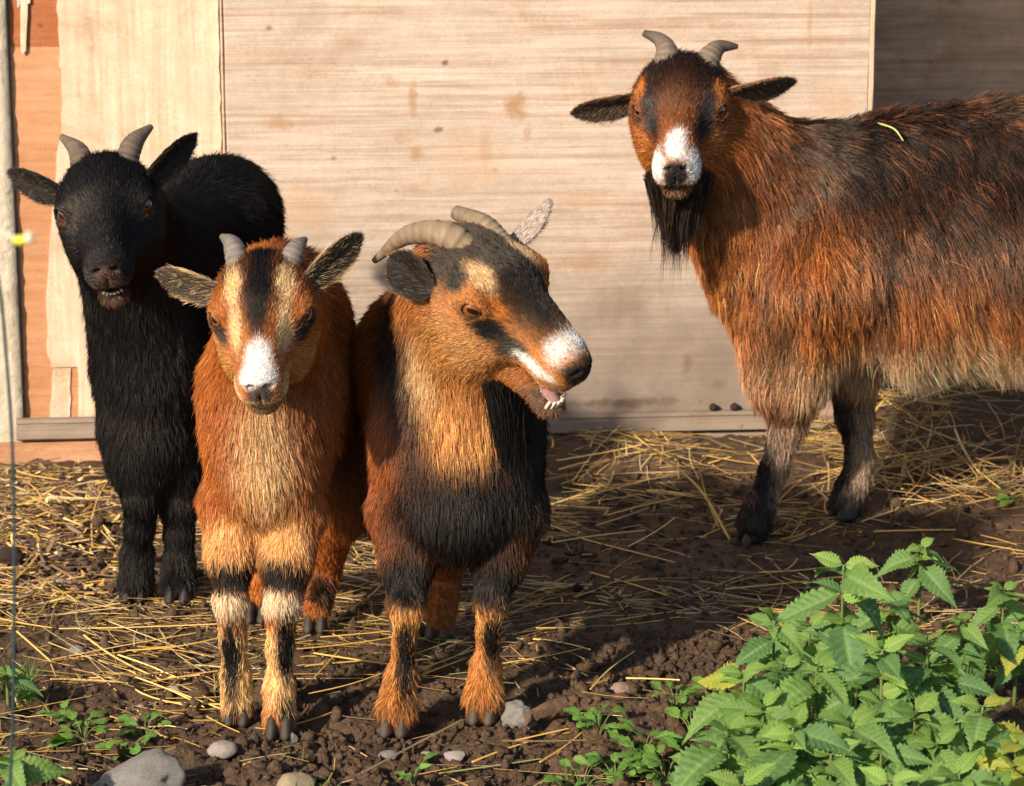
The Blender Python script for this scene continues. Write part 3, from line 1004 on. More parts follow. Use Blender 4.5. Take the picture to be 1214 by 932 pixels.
def make_horn(root, pts, rad, col, tipcol):
    V, F, tt = tube(pts, rad, 18, ring=0.07)
    n = len(tt)
    t = np.repeat(tt, 18)
    # worn rings are lighter
    rg_ = 0.72 + 0.40 * (1 - ((t ** .85 * 13 + .35 * np.sin(t * 9)) % 1.0)) * (1 - .7 * t)
    C = (np.asarray(col)[None] * (1 - t[:, None] ** 2) + np.asarray(tipcol)[None] * t[:, None] ** 2) * rg_[:, None]
    return mesh('horn', V, F, M['horn'], root, cols=C * (0.75 + .5 * vnoise(V, 220, 2))[:, None])

def leg(B, pts, rads, L=0.012, k=0.015, flow=(0, 0, -1), lift=0.22):
    for i in range(len(pts) - 1):
        a, b = np.asarray(pts[i]), np.asarray(pts[i + 1])
        B.cone(a, b, rads[i], rads[i + 1], k, L if np.isscalar(L) else L[i], flow, lift)

def finish_goat(root, B, paint, fine, hairs, dens=230000, rad=0.00030, clump=0.45, cell=0.007, wave=0.12, grav=0.25, vary=0.38, seed=0, streak=None, jit=0.18):
    V, F = B.build(*fine)
    cols = paint(V)
    mesh('body', V, F, M['skin'], root, cols=cols * 0.8)
    rg = np.random.default_rng(100 + seed)
    p, N = sample(V, F, dens, rg)
    lp = paint.loc(p)
    isface = (lp[:, 1] > -0.06) & (np.abs(lp[:, 0]) < .085) & (np.abs(lp[:, 2]) < 0.12) & (lp[:, 1] < .16)
    # denser short hair on the face
    p2, N2 = sample(V, F, dens * 1.6, rg)
    l2 = paint.loc(p2)
    f2 = (l2[:, 1] > -0.06) & (np.abs(l2[:, 0]) < .085) & (np.abs(l2[:, 2]) < 0.12) & (l2[:, 1] < .16)
    p = np.concatenate([p, p2[f2]]); N = np.concatenate([N, N2[f2]])
    isface = np.concatenate([isface, np.ones(f2.sum(), bool)])
    L, fl, li = B.attrs(p)
    keep = L > 0.0022
    p, N, L, fl, li, isface = p[keep], N[keep], L[keep], fl[keep], li[keep], isface[keep]
    col = paint(p + rg.normal(0, 1, p.shape) * np.where(isface, .0022, .0045)[:, None])
    if streak is not None: col = streak(p, col)
    fac = np.where(isface, .75, 1.0)
    pts = []; cl = []; rr = []
    for sel, a_ in ((isface, (.3, .0045, .10, .06, .16)), (~isface, (clump, cell, wave, grav, jit))):
        pts.append(strands(p[sel], N[sel], L[sel], fl[sel], li[sel], rg, 5, a_[0], a_[1], a_[2], a_[3], a_[4], seed))
        cl.append(col[sel]); rr.append((rad * fac)[sel])
    for (q, n_, L_, f_, l_, c_) in hairs:
        pts.append(strands(q, n_, L_, f_, l_, rg, 5, .3, .005, .06, .05, .12, seed)); cl.append(c_); rr.append(np.full(len(q), rad * .6))
    pts = np.concatenate(pts); col = np.concatenate(cl); rr = np.concatenate(rr)
    v = rg.normal(0, vary, len(col))
    col = np.clip(col * np.exp(v)[:, None] * (1 + rg.normal(0, .05, (len(col), 3))), 0.004, 0.95)
    o = curves_obj('coat', pts, col, rr * rg.uniform(.7, 1.25, len(rr)), root, M['hair'])
    return o

def beard(root, p0, n, spread, L, col, rad=0.0004, seed=0, fwd=(0, 0, 0), name='beard', up=None, jitc=.35, conv=.5):
    rg = np.random.default_rng(seed)
    a = rg.normal(0, 1, (n, 3)); a /= np.linalg.norm(a, axis=1)[:, None]
    p = p0 + a * np.asarray(spread) * rg.random((n, 1)) ** .4
    N = a
    Ls = L * rg.uniform(.40, 1.1, n) * (1 - .55 * np.clip(np.abs(p[:, 0] - p0[0]) / np.asarray(spread)[0], 0, 1) ** 1.5)
    fl = np.tile(np.array([0, 0, -1.0]) + np.asarray(fwd), (n, 1))
    pts = strands(p, N * 0.3 + np.array([0, -.3, -.2]), Ls, fl, np.full(n, .05), rg, 7, .6, .010, .16, .2, .12, seed)
    k_ = (np.linspace(0, 1, 7) ** 1.2 * conv)[None, :, None] * np.array([1, 1, 0])
    pts = (pts * (1 - k_) + p0 * k_).astype(np.float32)
    c = np.tile(np.asarray(col, float), (n, 1)) * np.exp(rg.normal(0, jitc, n))[:, None]
    return curves_obj(name, pts, np.clip(c, .004, .9), np.full(n, rad), root, M['hair'])

BLACK = np.array([.0045, .0038, .0042])
DARK = np.array([.018, .010, .006])
WHITE = np.array([.76, .74, .72])
CREAM = np.array([.78, .54, .28])
TAN = np.array([.64, .33, .11])
ORANGE = np.array([.50, .18, .042])
RUST = np.array([.30, .090, .022])
BROWN = np.array([.105, .036, .013])

def fine_box(W, s):
    pts = np.array([W(x, y, z) for x in (-.07, .07) for y in (-.05, .135) for z in (-.08, .05)])
    return pts.min(0), pts.max(0)

def dirv(right, up, toward):
    return nrm(np.array([right, -toward, up], float))

# ---------------------------------------------------------------- the kid in front
def goat_kid():
    base = (G(280, 850) + G(330, 868)) / 2
    root = empty('goat', base, 'small orange-brown goat kid with white nose, striped face and white knee bands', 'goat')
    B = Body(); hairs = []
    s = 1.02
    H = basis(dirv(.03, -math.sin(.50), math.cos(.50)), dirv(-1, -.05, 0))
    t = P(312, 381, 2.955)
    W, J, Rj, eyes = head_prims(B, H, t, s, L=.0065, cheek=.95, Lc=.010, ly=.90, nosew=.90)
    # trunk
    dn = (0.0, 0.25, -1.0); bk = (.05, 1, -.35)
    ch = P(316, 520, 3.10)
    B.ell(P(316, 500, 3.11), (.078, .10, .125), None, .05, .024, (0, .1, -1), .3)
    B.ell(P(336, 460, 3.24), (.090, .15, .135), None, .05, .022, bk, .3)
    B.ell(P(352, 455, 3.42), (.094, .13, .125), None, .05, .022, bk, .3)
    B.ell(P(350, 380, 3.28), (.060, .16, .060), None, .05, .024, bk, .35)
    B.cone(P(316, 572, 3.06), P(318, 588, 3.14), .048, .055, .04, .020, (0, -.1, -1), .25)
    # neck
    B.cone(W(0, -.038, -.025), P(322, 450, 3.12), .046, .078, .03, .022, (0, .35, -1), .32)
    B.cone(W(0, -.045, -.0), P(334, 356, 3.17), .046, .068, .04, .028, (0, 1, -.3), .4)
    # legs: shoulder, knee, fetlock, hoof
    def ft(px, py): return G(px, py)
    for (a, b, c, d, hp) in (((274, 596, 3.09), (273, 712, 3.045), (279, 800, 3.06), (281, 836, 3.055), (281, 853)),
                             ((346, 610, 3.07), (334, 720, 3.02), (331, 815, 3.03), (331, 850, 3.015), (331, 869))):
        pa, pb, pc, pd = P(*a), P(*b), P(*c), P(*d)
        m = (pa + pb) / 2
        leg(B, [pa, m, pb], [.040, .0270, .0185], L=[.016, .012], k=.022)
        leg(B, [pb, (pb + pc) / 2, pc], [.0195, .0145, .0150], L=.008, k=.012)
        leg(B, [pc, pd], [.0170, .0185], L=.013, k=.012, lift=.35)
        make_hooves(root, np.array([*G(*hp)[:2], -.004]), (-.03, -1), .0185, np.array([.06, .048, .040]))
    for (a, b, c, d, hp) in (((392, 500, 3.44), (392, 600, 3.40), (386, 672, 3.50), (376, 722, 3.44), (374, 744)),
                             ((310, 500, 3.46), (300, 600, 3.42), (302, 668, 3.54), (304, 715, 3.50), (304, 733))):
        pa, pb, pc, pd = P(*a), P(*b), P(*c), P(*d)
        leg(B, [pa, pb], [.070, .045], L=.02, k=.04)
        leg(B, [pb, pc], [.042, .020], L=.012, k=.03)
        leg(B, [pc, pd], [.020, .018], L=.010, k=.012)
        make_hooves(root, np.array([*G(*hp)[:2], -.004]), (-.05, -1), .018, np.array([.06, .048, .040]))
    B.cone(P(356, 400, 3.53), P(358, 380, 3.60), .02, .012, .02, .03, (0, 1, -.2), .4)
    # colours
    K = Paint(np.array([.45, .150, .034]), H, t, s, .28)
    K.blob(P(352, 400, 3.30), (.05, .30, .12), BROWN * 1.2, .5)
    K.blob(P(350, 330, 3.2), (.028, .40, .06), DARK, .5)
    K.blob(P(400, 480, 3.30), (.055, .16, .17), RUST * .8, .5)  # one flank painted darker, standing in for the shade on that side
    K.blob(P(312, 540, 3.00), (.036, .10, .085), CREAM * .95, .8, amt=.85)
    K.blob(P(312, 640, 3.03), (.045, .06, .035), np.array([.10, .05, .03]), .6)
    for x, y0 in ((273, 3.05), (336, 3.02)):
        K.blob(P(x, 640, y0), (.035, .05, .04), CREAM * np.array([1, .8, .62]), .4)
        K.blob(P(x, 683, y0 - .01), (.036, .05, .020), DARK * .8, .3)
        K.blob(P(x, 714, y0), (.04, .05, .018), WHITE * np.array([1.05, .82, .56]), .35)
        K.blob(P(x + 2, 790, y0), (.04, .045, .062), CREAM * np.array([1.05, .95, .8]), .2)
    for (x, y, yy, rx, rz) in ((273, 785, 3.03, .0145, .058), (339, 772, 3.0, .0155, .056)):
        K.blob(P(x, y, yy), (rx, .03, rz), BLACK * 1.3, .3)
        K.blob(P(x + (6 if x < 300 else -2), y + 70, yy), (.006, .03, .02), BLACK * 2, .4)
    K.blob(P(380, 700, 3.45), (.018, .03, .03), DARK, .4)
    # head
    K.blob((0, .02, .0), (.085, .14, .10), ORANGE * .8, .2, True)
    K.blob((0, -.05, .045), (.060, .045, .05), BROWN * 1.5, .5, True)
    K.blob((0, -.02, .05), (.034, .05, .035), BROWN * 1.2, .5, True)
    K.sym((.030, -.010, .040), (.0115, .026, .026), CREAM * 1.0, .35)
    K.sym((.0275, .040, .022), (.0075, .038, .026), CREAM * .9, .4)
    K.blob((0, .005, .045), (.0155, .066, .035), BLACK * 1.6, .4, True)
    K.blob((0, -.055, .05), (.016, .03, .04), BLACK * 2, .6, True)
    K.sym((.046, .028, .004), (.008, .032, .014), BLACK * 2, .35)
    K.sym((.049, .010, .012), (.015, .017, .0125), DARK, .3)
    K.sym((.04, .02, -.045), (.03, .05, .03), TAN * .8, .5)
    K.sym((.03, .085, -.025), (.02, .025, .018), CREAM * .8, .4)
    K.blob((0, .094, .012), (.016, .036, .022), WHITE * 1.05, .3, True)
    K.blob((0, .108, .004), (.023, .018, .014), WHITE * .95, .35, True)
    K.blob((0, .122, -.012), (.017, .015, .015), np.array([.10, .075, .065]), .25, True)
    K.blob((0, .112, -.030), (.026, .02, .008), CREAM * .6, .4, True)
    K.blob((0, .105, -.0365), (.03, .03, .0028), BLACK * 2, .3, True)
    K.blob((0, .095, -.05), (.02, .025, .012), np.array([.3, .2, .11]), .4, True)
    K.sym((.022, .07, -.05), (.009, .014, .010), BLACK * 3, .4)
    # ears, horns, eyes
    inn, out = np.array([.05, .036, .026]), np.array([.34, .25, .18])
    make_ear(root, W(.043, -.040, .012), P(184, 326, 3.02), dirv(.25, -.35, 1), .0225, inn, out, hairs, .55, edge=CREAM, bend=.05)
    make_ear(root, W(-.043, -.040, .014), P(431, 279, 3.03), dirv(.45, -.1, 1), .0215, inn * .8, out, hairs, .6, edge=CREAM * .9, bend=.05)
    hc, ht = np.array([.20, .17, .15]), np.array([.16, .14, .13])
    make_horn(root, [W(.026, -.045, .026), P(277, 293, 3.0), P(263, 280, 3.02)], [.0155, .0125, .0035], hc, ht)
    make_horn(root, [W(-.024, -.045, .026), P(350, 297, 3.0), P(362, 283, 3.02)], [.0155, .0125, .0035], hc, ht)
    make_eyes(root, eyes, s, np.array([.28, .10, .015]))
    finish_goat(root, B, K, fine_box(W, s), hairs, dens=230000, seed=1)
    return root

# ---------------------------------------------------------------- the horned goat turning its head, mouth open
def goat_turning():
    base = (G(468, 868) + G(572, 850)) / 2
    root = empty('goat', base, 'brown and black goat with its mouth open, head turned right, curved pale horns', 'goat')
    B = Body(); hairs = []
    s = 1.14
    H = basis(dirv(.68, -.49, .52), dirv(-.74, -.22, .62))
    t = P(590, 350, 2.985)
    W, J, Rj, eyes = head_prims(B, H, t, s, L=.0075, jaw=.22, cheek=.90, Lc=.009, ly=1.02)
    bk = (-.15, 1, -.4)
    B.ell(P(541, 545, 3.12), (.082, .10, .120), None, .05, .022, (0, -.05, -1), .3)
    B.ell(P(525, 480, 3.24), (.100, .15, .135), None, .05, .020, bk, .3)
    B.ell(P(500, 455, 3.44), (.105, .13, .125), None, .05, .020, bk, .3)
    B.ell(P(500, 400, 3.30), (.070, .16, .06), None, .05, .020, bk, .35)
    B.cone(P(540, 606, 3.07), P(535, 604, 3.16), .057, .062, .04, .022, (0, -.1, -1), .28)
    B.ell(P(604, 555, 3.12), (.036, .07, .095), None, .04, .020, (.1, 0, -1), .3)
    B.ell(P(482, 555, 3.12), (.036, .07, .095), None, .04, .018, (-.1, 0, -1), .3)
    # neck
    B.cone(W(0, -.052, -.030), P(545, 500, 3.11), .048, .088, .04, .024, (-.05, -.1, -1), .32)
    B.cone(W(0, -.05, -.010), P(510, 425, 3.22), .048, .082, .05, .020, (-.5, .6, -1), .32)
    for (a, b, c, d, hp) in (((482, 610, 3.10), (483, 718, 3.03), (476, 800, 3.04), (470, 838, 3.02), (468, 866)),
                             ((604, 610, 3.10), (582, 712, 3.06), (576, 790, 3.08), (573, 824, 3.065), (572, 851))):
        pa, pb, pc, pd = P(*a), P(*b), P(*c), P(*d)
        m = (pa + pb) / 2
        leg(B, [pa, m, pb], [.048, .029, .0195], L=[.016, .012], k=.022)
        leg(B, [pb, (pb + pc) / 2, pc], [.0185, .0125, .0145], L=.007, k=.012)
        leg(B, [pc, pd], [.0165, .0225], L=.015, k=.012, lift=.4)
        make_hooves(root, np.array([*G(*hp)[:2], -.004]), (-.15, -1), .020, np.array([.09, .066, .05]))
    for (a, b, c, d, hp) in (((540, 520, 3.42), (525, 610, 3.37), (528, 680, 3.47), (522, 730, 3.41), (519, 750)),
                             ((450, 520, 3.44), (470, 600, 3.40), (478, 675, 3.52), (476, 722, 3.47), (476, 740))):
        pa, pb, pc, pd = P(*a), P(*b), P(*c), P(*d)
        leg(B, [pa, pb], [.070, .045], L=.018, k=.04)
        leg(B, [pb, pc], [.042, .022], L=.012, k=.03)
        leg(B, [pc, pd], [.021, .020], L=.012, k=.012)
        make_hooves(root, np.array([*G(*hp)[:2], -.004]), (-.1, -1), .019, np.array([.09, .066, .05]))
    B.cone(P(490, 400, 3.56), P(488, 380, 3.63), .02, .012, .02, .03, (0, 1, -.2), .4)
    K = Paint(BROWN * 1.8, H, t, s, .28)
    K.blob(P(445, 420, 3.2), (.05, .2, .10), RUST * 1.05, .5)
    K.blob(P(480, 470, 3.12), (.038, .1, .16), BLACK * 1.8, .45)
    K.blob(P(455, 540, 3.10), (.03, .1, .09), RUST * 1.1, .5)
    K.blob(P(550, 450, 3.03), (.055, .10, .09), TAN * 1.05, .35)
    K.blob(P(550, 510, 3.0), (.045, .08, .055), TAN * 1.15, .4)
    K.blob(P(505, 410, 3.05), (.020, .06, .07), CREAM * .95, .45)
    K.blob(P(548, 600, 3.06), (.090, .12, .075), BLACK * 1.2, .35)
    K.blob(P(625, 540, 3.10), (.05, .1, .10), BLACK * 1.3, .35)
    for x, y0 in ((483, 3.03), (588, 3.06)):
        K.blob(P(x, 690, y0), (.045, .06, .035), BLACK * 1.5, .35)
        K.blob(P(x, 790, y0), (.05, .05, .085), TAN * np.array([.85, .72, .6]), .2)
        K.blob(P(x, 728, y0), (.04, .05, .013), TAN * 1.25, .4)
        K.blob(P(x - 8, 855, y0), (.05, .05, .03), ORANGE * .8, .5)
    for (x, y, yy, rx, rz) in ((480, 782, 3.01, .0125, .055), (584, 768, 3.04, .014, .046)):
        K.blob(P(x, y, yy), (rx, .05, rz), BLACK * 1.4, .35)
    K.blob(P(520, 715, 3.42), (.05, .06, .05), ORANGE * .7, .4)
    # head
    K.blob((0, .02, -.01), (.085, .15, .11), TAN * np.array([.72, .55, .42]), .15, True)
    K.sym((.045, .0, -.045), (.03, .05, .04), TAN * .85, .6)
    K.blob((0, .02, .05), (.044, .115, .050), np.array([.020, .010, .006]), .45, True)
    K.blob((0, .03, .045), (.018, .09, .03), BLACK * 1.7, .5, True)
    K.blob((0, -.045, .03), (.075, .03, .05), DARK * 1.2, .35, True)
    K.sym((.033, -.002, .040), (.011, .022, .018), CREAM * .75, .4)
    K.sym((.036, .032, .022), (.007, .026, .009), ORANGE * 1.0, .5)
    K.sym((.043, .040, -.002), (.012, .042, .012), BLACK * 1.7, .35)
    K.sym((.036, .062, -.014), (.014, .02, .016), BLACK * 1.7, .4)
    K.sym((.049, .009, .013), (.014, .017, .012), DARK, .3)
    K.sym((.050, -.020, .03), (.012, .014, .016), BLACK * 2, .4)
    K.blob((0, .102, .008), (.028, .017, .018), WHITE * .95, .35, True)
    K.sym((.026, .088, -.016), (.009, .03, .008), WHITE * .9, .35)
    K.blob((0, .124, -.006), (.022, .018, .018), np.array([.022, .018, .017]), .25, True)
    K.sym((.02, .112, -.024), (.012, .018, .006), np.array([.28, .16, .09]), .35)
    K.blob((0, .10, -.07), (.03, .03, .02), np.array([.20, .12, .075]), .5, True)
    inn, out = np.array([.020, .016, .015]), np.array([.45, .24, .11])
    make_ear(root, W(.058, -.040, .002), P(462, 304, 2.985), dirv(.10, -.25, 1), .0295, inn, out, hairs, .75, edge=np.array([.16, .12, .09]), bend=.0)
    make_ear(root, W(-.046, -.040, .014), P(653, 239, 3.04), dirv(.92, .1, -.35), .0205, inn * 2, np.array([.42, .36, .32]), hairs, .6, edge=np.array([.06, .045, .035]), bend=.02)
    hc, ht = np.array([.28, .205, .13]), np.array([.22, .165, .11])
    make_horn(root, [P(566, 308, 2.985), P(530, 279, 2.985), P(484, 279, 3.02), P(444, 309, 3.06)], [.0180, .0168, .0120, .004], hc, ht)
    make_horn(root, [P(600, 298, 3.0), P(574, 268, 3.02), P(541, 252, 3.06)], [.016, .0140, .009], hc, ht)
    make_eyes(root, eyes, s, np.array([.24, .070, .010]))
    # tongue and lower teeth
    V0, F0 = uvsphere(20, 14)
    V = J(0, .088, -.0375) + (V0 * np.array([.0105, .026, .0055]) * s) @ Rj.T
    mesh('tongue', V, F0, M['tongue'], root, cols=np.tile(np.array([.36, .20, .21]), (len(V), 1)))
    for i in range(6):
        a = (i - 2.5) / 2.5
        V = J(a * .0115, .1140 - .005 * a * a, -.0362) + (np.sign(V0) * np.abs(V0) ** .55 * np.array([.0027, .0019, .0068]) * s) @ Rj.T
        mesh('tooth', V, F0, M['teeth'], root, cols=np.tile(np.array([.66, .57, .44]), (len(V), 1)))
    finish_goat(root, B, K, fine_box(W, s), hairs, dens=230000, seed=2)
    beard(root, J(0, .045, -.078), 2000, np.array([.034, .034, .014]), .125, BLACK * 1.6, .0005, 5)
    return root

# ---------------------------------------------------------------- black goat behind the kid
def goat_black():
    base = (G(160, 705) + G(213, 705)) / 2
    root = empty('goat', base, 'black goat with grey horns and its teeth showing, behind the kid', 'goat')
    B = Body(); hairs = []
    s = 1.10
    H = basis(dirv(.11, -math.sin(.43), math.cos(.43)), dirv(-1, -.11, .05))
    t = P(127, 256, 3.47)
    W, J, Rj, eyes = head_prims(B, H, t, s, L=.008, jaw=.09, cheek=1.05, Lc=.011, ly=.93)
    bk = (.25, 1, -.4)
    B.ell(P(180, 455, 3.63), (.070, .09, .125), None, .05, .024, (0, .1, -1), .3)
    Rr = basis((.25, 1, 0), (-1, .25, 0))
    B.ell(P(208, 360, 3.77), (.090, .16, .120), Rr, .05, .024, bk, .3)
    B.ell(P(250, 290, 3.95), (.092, .14, .115), Rr, .05, .024, bk, .3)
    B.ell(P(262, 255, 3.98), (.080, .11, .085), Rr, .05, .024, bk, .3)
    B.ell(P(205, 280, 3.78), (.065, .14, .06), Rr, .05, .024, bk, .35)
    B.cone(P(178, 520, 3.59), P(185, 515, 3.66), .050, .055, .04, .026, (0, -.1, -1), .25)
    B.cone(W(0, -.038, -.03), P(172, 430, 3.61), .052, .070, .04, .022, (0, .1, -1), .3)
    B.cone(W(0, -.045, -.0), P(190, 330, 3.72), .050, .075, .05, .022, (.1, .8, -.7), .35)
    for (a, b, c, d, hp) in (((160, 505, 3.60), (167, 592, 3.565), (163, 658, 3.59), (161, 688, 3.585), (160, 707)),
                             ((212, 510, 3.64), (213, 600, 3.60), (212, 664, 3.60), (211, 692, 3.585), (211, 709))):
        pa, pb, pc, pd = P(*a), P(*b), P(*c), P(*d)
        m = (pa + pb) / 2
        leg(B, [pa, m, pb], [.044, .031, .0225], L=[.022, .016], k=.035)
        leg(B, [pb, (pb + pc) / 2, pc], [.0225, .019, .0195], L=.012, k=.012)
        leg(B, [pc, pd], [.0205, .0235], L=.018, k=.012, lift=.4)
        make_hooves(root, np.array([*G(*hp)[:2], -.004]), (-.03, -1), .0205, np.array([.04, .034, .032]))
    for (a, b, c, d, hp) in (((275, 330, 4.0), (285, 430, 3.96), (285, 500, 4.08), (284, 560, 4.03), (283, 585)),
                             ((205, 340, 3.98), (205, 440, 3.95), (212, 505, 4.08), (211, 565, 4.03), (210, 588))):
        pa, pb, pc, pd = P(*a), P(*b), P(*c), P(*d)
        leg(B, [pa, pb], [.066, .045], L=.02, k=.04)
        leg(B, [pb, pc], [.042, .022], L=.014, k=.03)
        leg(B, [pc, pd], [.021, .02], L=.012, k=.012)
        make_hooves(root, np.array([*G(*hp)[:2], -.004]), (-.05, -1), .0195, np.array([.04, .034, .032]))
    B.cone(P(275, 235, 4.08), P(280, 225, 4.15), .02, .012, .02, .03, (0, 1, -.2), .4)
    K = Paint(np.array([.0080, .0070, .0078]), H, t, s, .2)  # black lifted and slightly bluish, sheen painted into the coat colour
    K.blob((0, .124, -.010), (.018, .014, .016), np.array([.085, .055, .045]), .3, True)
    K.blob((0, .115, -.028), (.024, .02, .006), np.array([.07, .045, .037]), .4, True)
    K.blob(J0(J, H, t, s), (.018, .018, .009), np.array([.14, .075, .045]), .4, True)
    K.sym((.050, .010, .010), (.010, .015, .008), np.array([.10, .035, .02]), .4)
    inn, out = np.array([.010, .008, .008]), BLACK
    make_ear(root, W(.047, -.040, .012), P(8, 206, 3.53), dirv(.15, -.45, 1), .024, inn, out, hairs, .6, edge=BLACK, bend=.05)
    make_ear(root, W(-.046, -.040, .016), P(234, 161, 3.55), dirv(.35, -.55, 1), .024, inn, out, hairs, .6, edge=BLACK, bend=.03)
    hc, ht = np.array([.13, .095, .07]), np.array([.17, .13, .10])
    make_horn(root, [W(.026, -.042, .026), P(94, 182, 3.53), P(73, 162, 3.56)], [.0185, .0150, .0045], hc, ht)
    make_horn(root, [W(-.022, -.042, .026), P(157, 172, 3.53), P(179, 150, 3.56)], [.0185, .0150, .0045], hc, ht)
    make_eyes(root, eyes, s, np.array([.14, .04, .01]))
    V0, F0 = uvsphere(16, 10)
    for i in range(6):
        a = (i - 2.5) / 2.5
        V = J(a * .0105, .1100 - .005 * a * a, -.0390) + (np.sign(V0) * np.abs(V0) ** .6 * np.array([.0024, .0017, .0042]) * s) @ Rj.T
        mesh('tooth', V, F0, M['teeth'], root, cols=np.tile(np.array([.66, .56, .43]), (len(V), 1)))
    finish_goat(root, B, K, fine_box(W, s), hairs, dens=200000, rad=.00034, seed=3, vary=.75)  # wide strand-to-strand colour spread paints in the sheen
    return root

def J0(J, H, t, s):
    return (J(0, .105, -.048) - t) @ H / s

# ---------------------------------------------------------------- large bearded goat standing side on
def goat_bearded():
    base = (G(893, 635) + G(1003, 608)) / 2
    root = empty('goat', base, 'large shaggy bearded goat standing side-on, white muzzle, horns with bent tips', 'goat')
    B = Body(); hairs = []
    s = 1.16
    H = basis(dirv(-.10, -math.sin(.44), math.cos(.44)), dirv(-1, -.03, -.08))
    t = P(806, 139, 3.80)
    W, J, Rj, eyes = head_prims(B, H, t, s, L=.0085, cheek=1.0, Lc=.014, ly=.96)
    dn = (.45, .0, -1)
    B.ell(P(972, 300, 3.97), (.108, .125, .165), None, .06, .055, (.25, 0, -1), .24)
    B.ell(P(1080, 300, 3.97), (.19, .150, .180), None, .06, .066, dn, .22)
    B.ell(P(1220, 290, 3.97), (.20, .160, .190), None, .06, .066, dn, .22)
    B.ell(P(1330, 275, 3.97), (.13, .130, .180), None, .06, .05, dn, .2)
    B.ell(P(990, 195, 3.97), (.12, .06, .055), None, .06, .04, (1, -.2, -.6), .3)
    B.ell(P(1200, 165, 3.97), (.22, .06, .055), None, .06, .045, (1, -.3, -.7), .3)
    # neck and chest
    B.cone(W(0, -.045, -.03), P(908, 295, 3.95), .056, .105, .05, .035, (.25, .1, -1), .25)
    B.cone(W(0, -.05, .0), P(930, 220, 3.97), .055, .085, .05, .03, (.8, .2, -.7), .28)
    B.ell(P(905, 345, 3.94), (.048, .080, .09), None, .05, .045, (.2, 0, -1), .25)
    # shoulder and front legs
    B.cone(P(965, 330, 3.88), P(935, 430, 3.90), .085, .066, .05, .045, (.05, -.1, -1), .2)
    l1 = [P(940, 430, 3.90), P(934, 500, 3.905), P(918, 555, 3.91), P(902, 595, 3.905), P(894, 618, 3.90)]
    leg(B, l1[:2], [.052, .026], L=.035, k=.03, lift=.18)
    leg(B, l1[1:], [.0235, .0185, .021, .027], L=.015, k=.015)
    l2 = [P(1012, 400, 4.05), P(1013, 490, 4.05), P(1020, 545, 4.06), P(1010, 578, 4.05), P(1003, 598, 4.04)]
    leg(B, l2[:2], [.052, .027], L=.025, k=.03, lift=.18)
    leg(B, l2[1:], [.025, .0205, .023, .027], L=.015, k=.015)
    make_hooves(root, np.array([*G(891, 636)[:2], -.004]), (-.8, -.6), .024, np.array([.04, .034, .032]))
    make_hooves(root, np.array([*G(1000, 611)[:2], -.004]), (-.9, -.4), .024, np.array([.04, .034, .032]))
    for (a, b, c, d, hp) in (((1345, 320, 3.88), (1325, 420, 3.87), (1372, 500, 3.88), (1360, 590, 3.88), (1352, 640)),
                             ((1350, 320, 4.06), (1340, 410, 4.07), (1392, 490, 4.08), (1380, 570, 4.08), (1372, 606))):
        pa, pb, pc, pd = P(*a), P(*b), P(*c), P(*d)
        leg(B, [pa, pb], [.09, .06], L=.04, k=.04)
        leg(B, [pb, pc], [.055, .026], L=.022, k=.03)
        leg(B, [pc, pd], [.025, .027], L=.014, k=.015)
        make_hooves(root, np.array([*G(*hp)[:2], -.004]), (-1, -.1), .024, np.array([.04, .034, .032]))
    B.cone(P(1415, 190, 3.97), P(1440, 160, 3.97), .03, .015, .03, .05, (.6, 0, .5), .4)
    K = Paint(np.array([.42, .15, .042]), H, t, s, .35)
    # pale belly, dark saddle, bright chest and flank
    K.blob(P(1160, 440, 3.87), (.34, .3, .085), np.array([.80, .57, .35]), .5)
    K.blob(P(1140, 180, 3.97), (.36, .3, .150), np.array([.030, .013, .008]), .6)
    K.blob(P(1000, 160, 3.97), (.10, .2, .04), BLACK * 2, .6, amt=.8)
    K.blob(P(960, 270, 3.84), (.035, .05, .06), BLACK * 2, .7, amt=.55)
    K.blob(P(850, 330, 3.9), (.05, .1, .07), ORANGE * 1.05, .5)
    K.blob(P(985, 340, 3.82), (.045, .06, .10), ORANGE * .95, .6)
    K.blob(P(920, 400, 3.84), (.03, .05, .05), BLACK * 2, .6, amt=.6)
    K.blob(P(925, 470, 3.9), (.07, .08, .06), np.array([.22, .09, .04]), .4)
    K.blob(P(1000, 420, 3.95), (.05, .08, .045), np.array([.40, .30, .22]), .6)
    for (x, y, yy) in ((925, 550, 3.9), (1020, 530, 4.04)):
        K.blob(P(x, y, yy), (.06, .08, .10), np.array([.34, .24, .17]), .25)
        K.blob(P(x - 22, y + 5, yy), (.018, .08, .085), BLACK * 1.5, .4)
        K.blob(P(x - 18, y + 80, yy), (.09, .12, .036), np.array([.025, .02, .018]), .6)
    K.blob(P(893, 604, 3.9), (.035, .06, .032), np.array([.022, .017, .015]), .5)
    K.blob(P(1000, 590, 4.04), (.035, .06, .028), np.array([.022, .017, .015]), .5)
    K.blob(P(1000, 470, 4.05), (.035, .05, .03), BLACK * 2, .5)
    # head
    K.blob((0, .02, -.01), (.085, .15, .11), np.array([.27, .088, .025]), .15, True)
    K.blob((0, -.04, .05), (.070, .045, .045), BLACK * 3, .5, True)
    K.blob((0, -.005, .05), (.046, .055, .036), np.array([.024, .010, .006]), .6, True)
    K.blob((0, .035, .033), (.022, .045, .03), np.array([.15, .055, .018]), .8, True, .8)
    K.sym((.034, .045, .016), (.012, .055, .022), BLACK * 3, .5)
    K.sym((.040, -.005, .030), (.010, .035, .016), BLACK * 4, .5)
    K.sym((.050, -.012, .030), (.008, .020, .016), ORANGE * .95, .4)
    K.sym((.049, .009, .013), (.014, .017, .012), DARK, .3)
    K.sym((.04, .03, -.045), (.03, .055, .035), ORANGE * .85, .5)
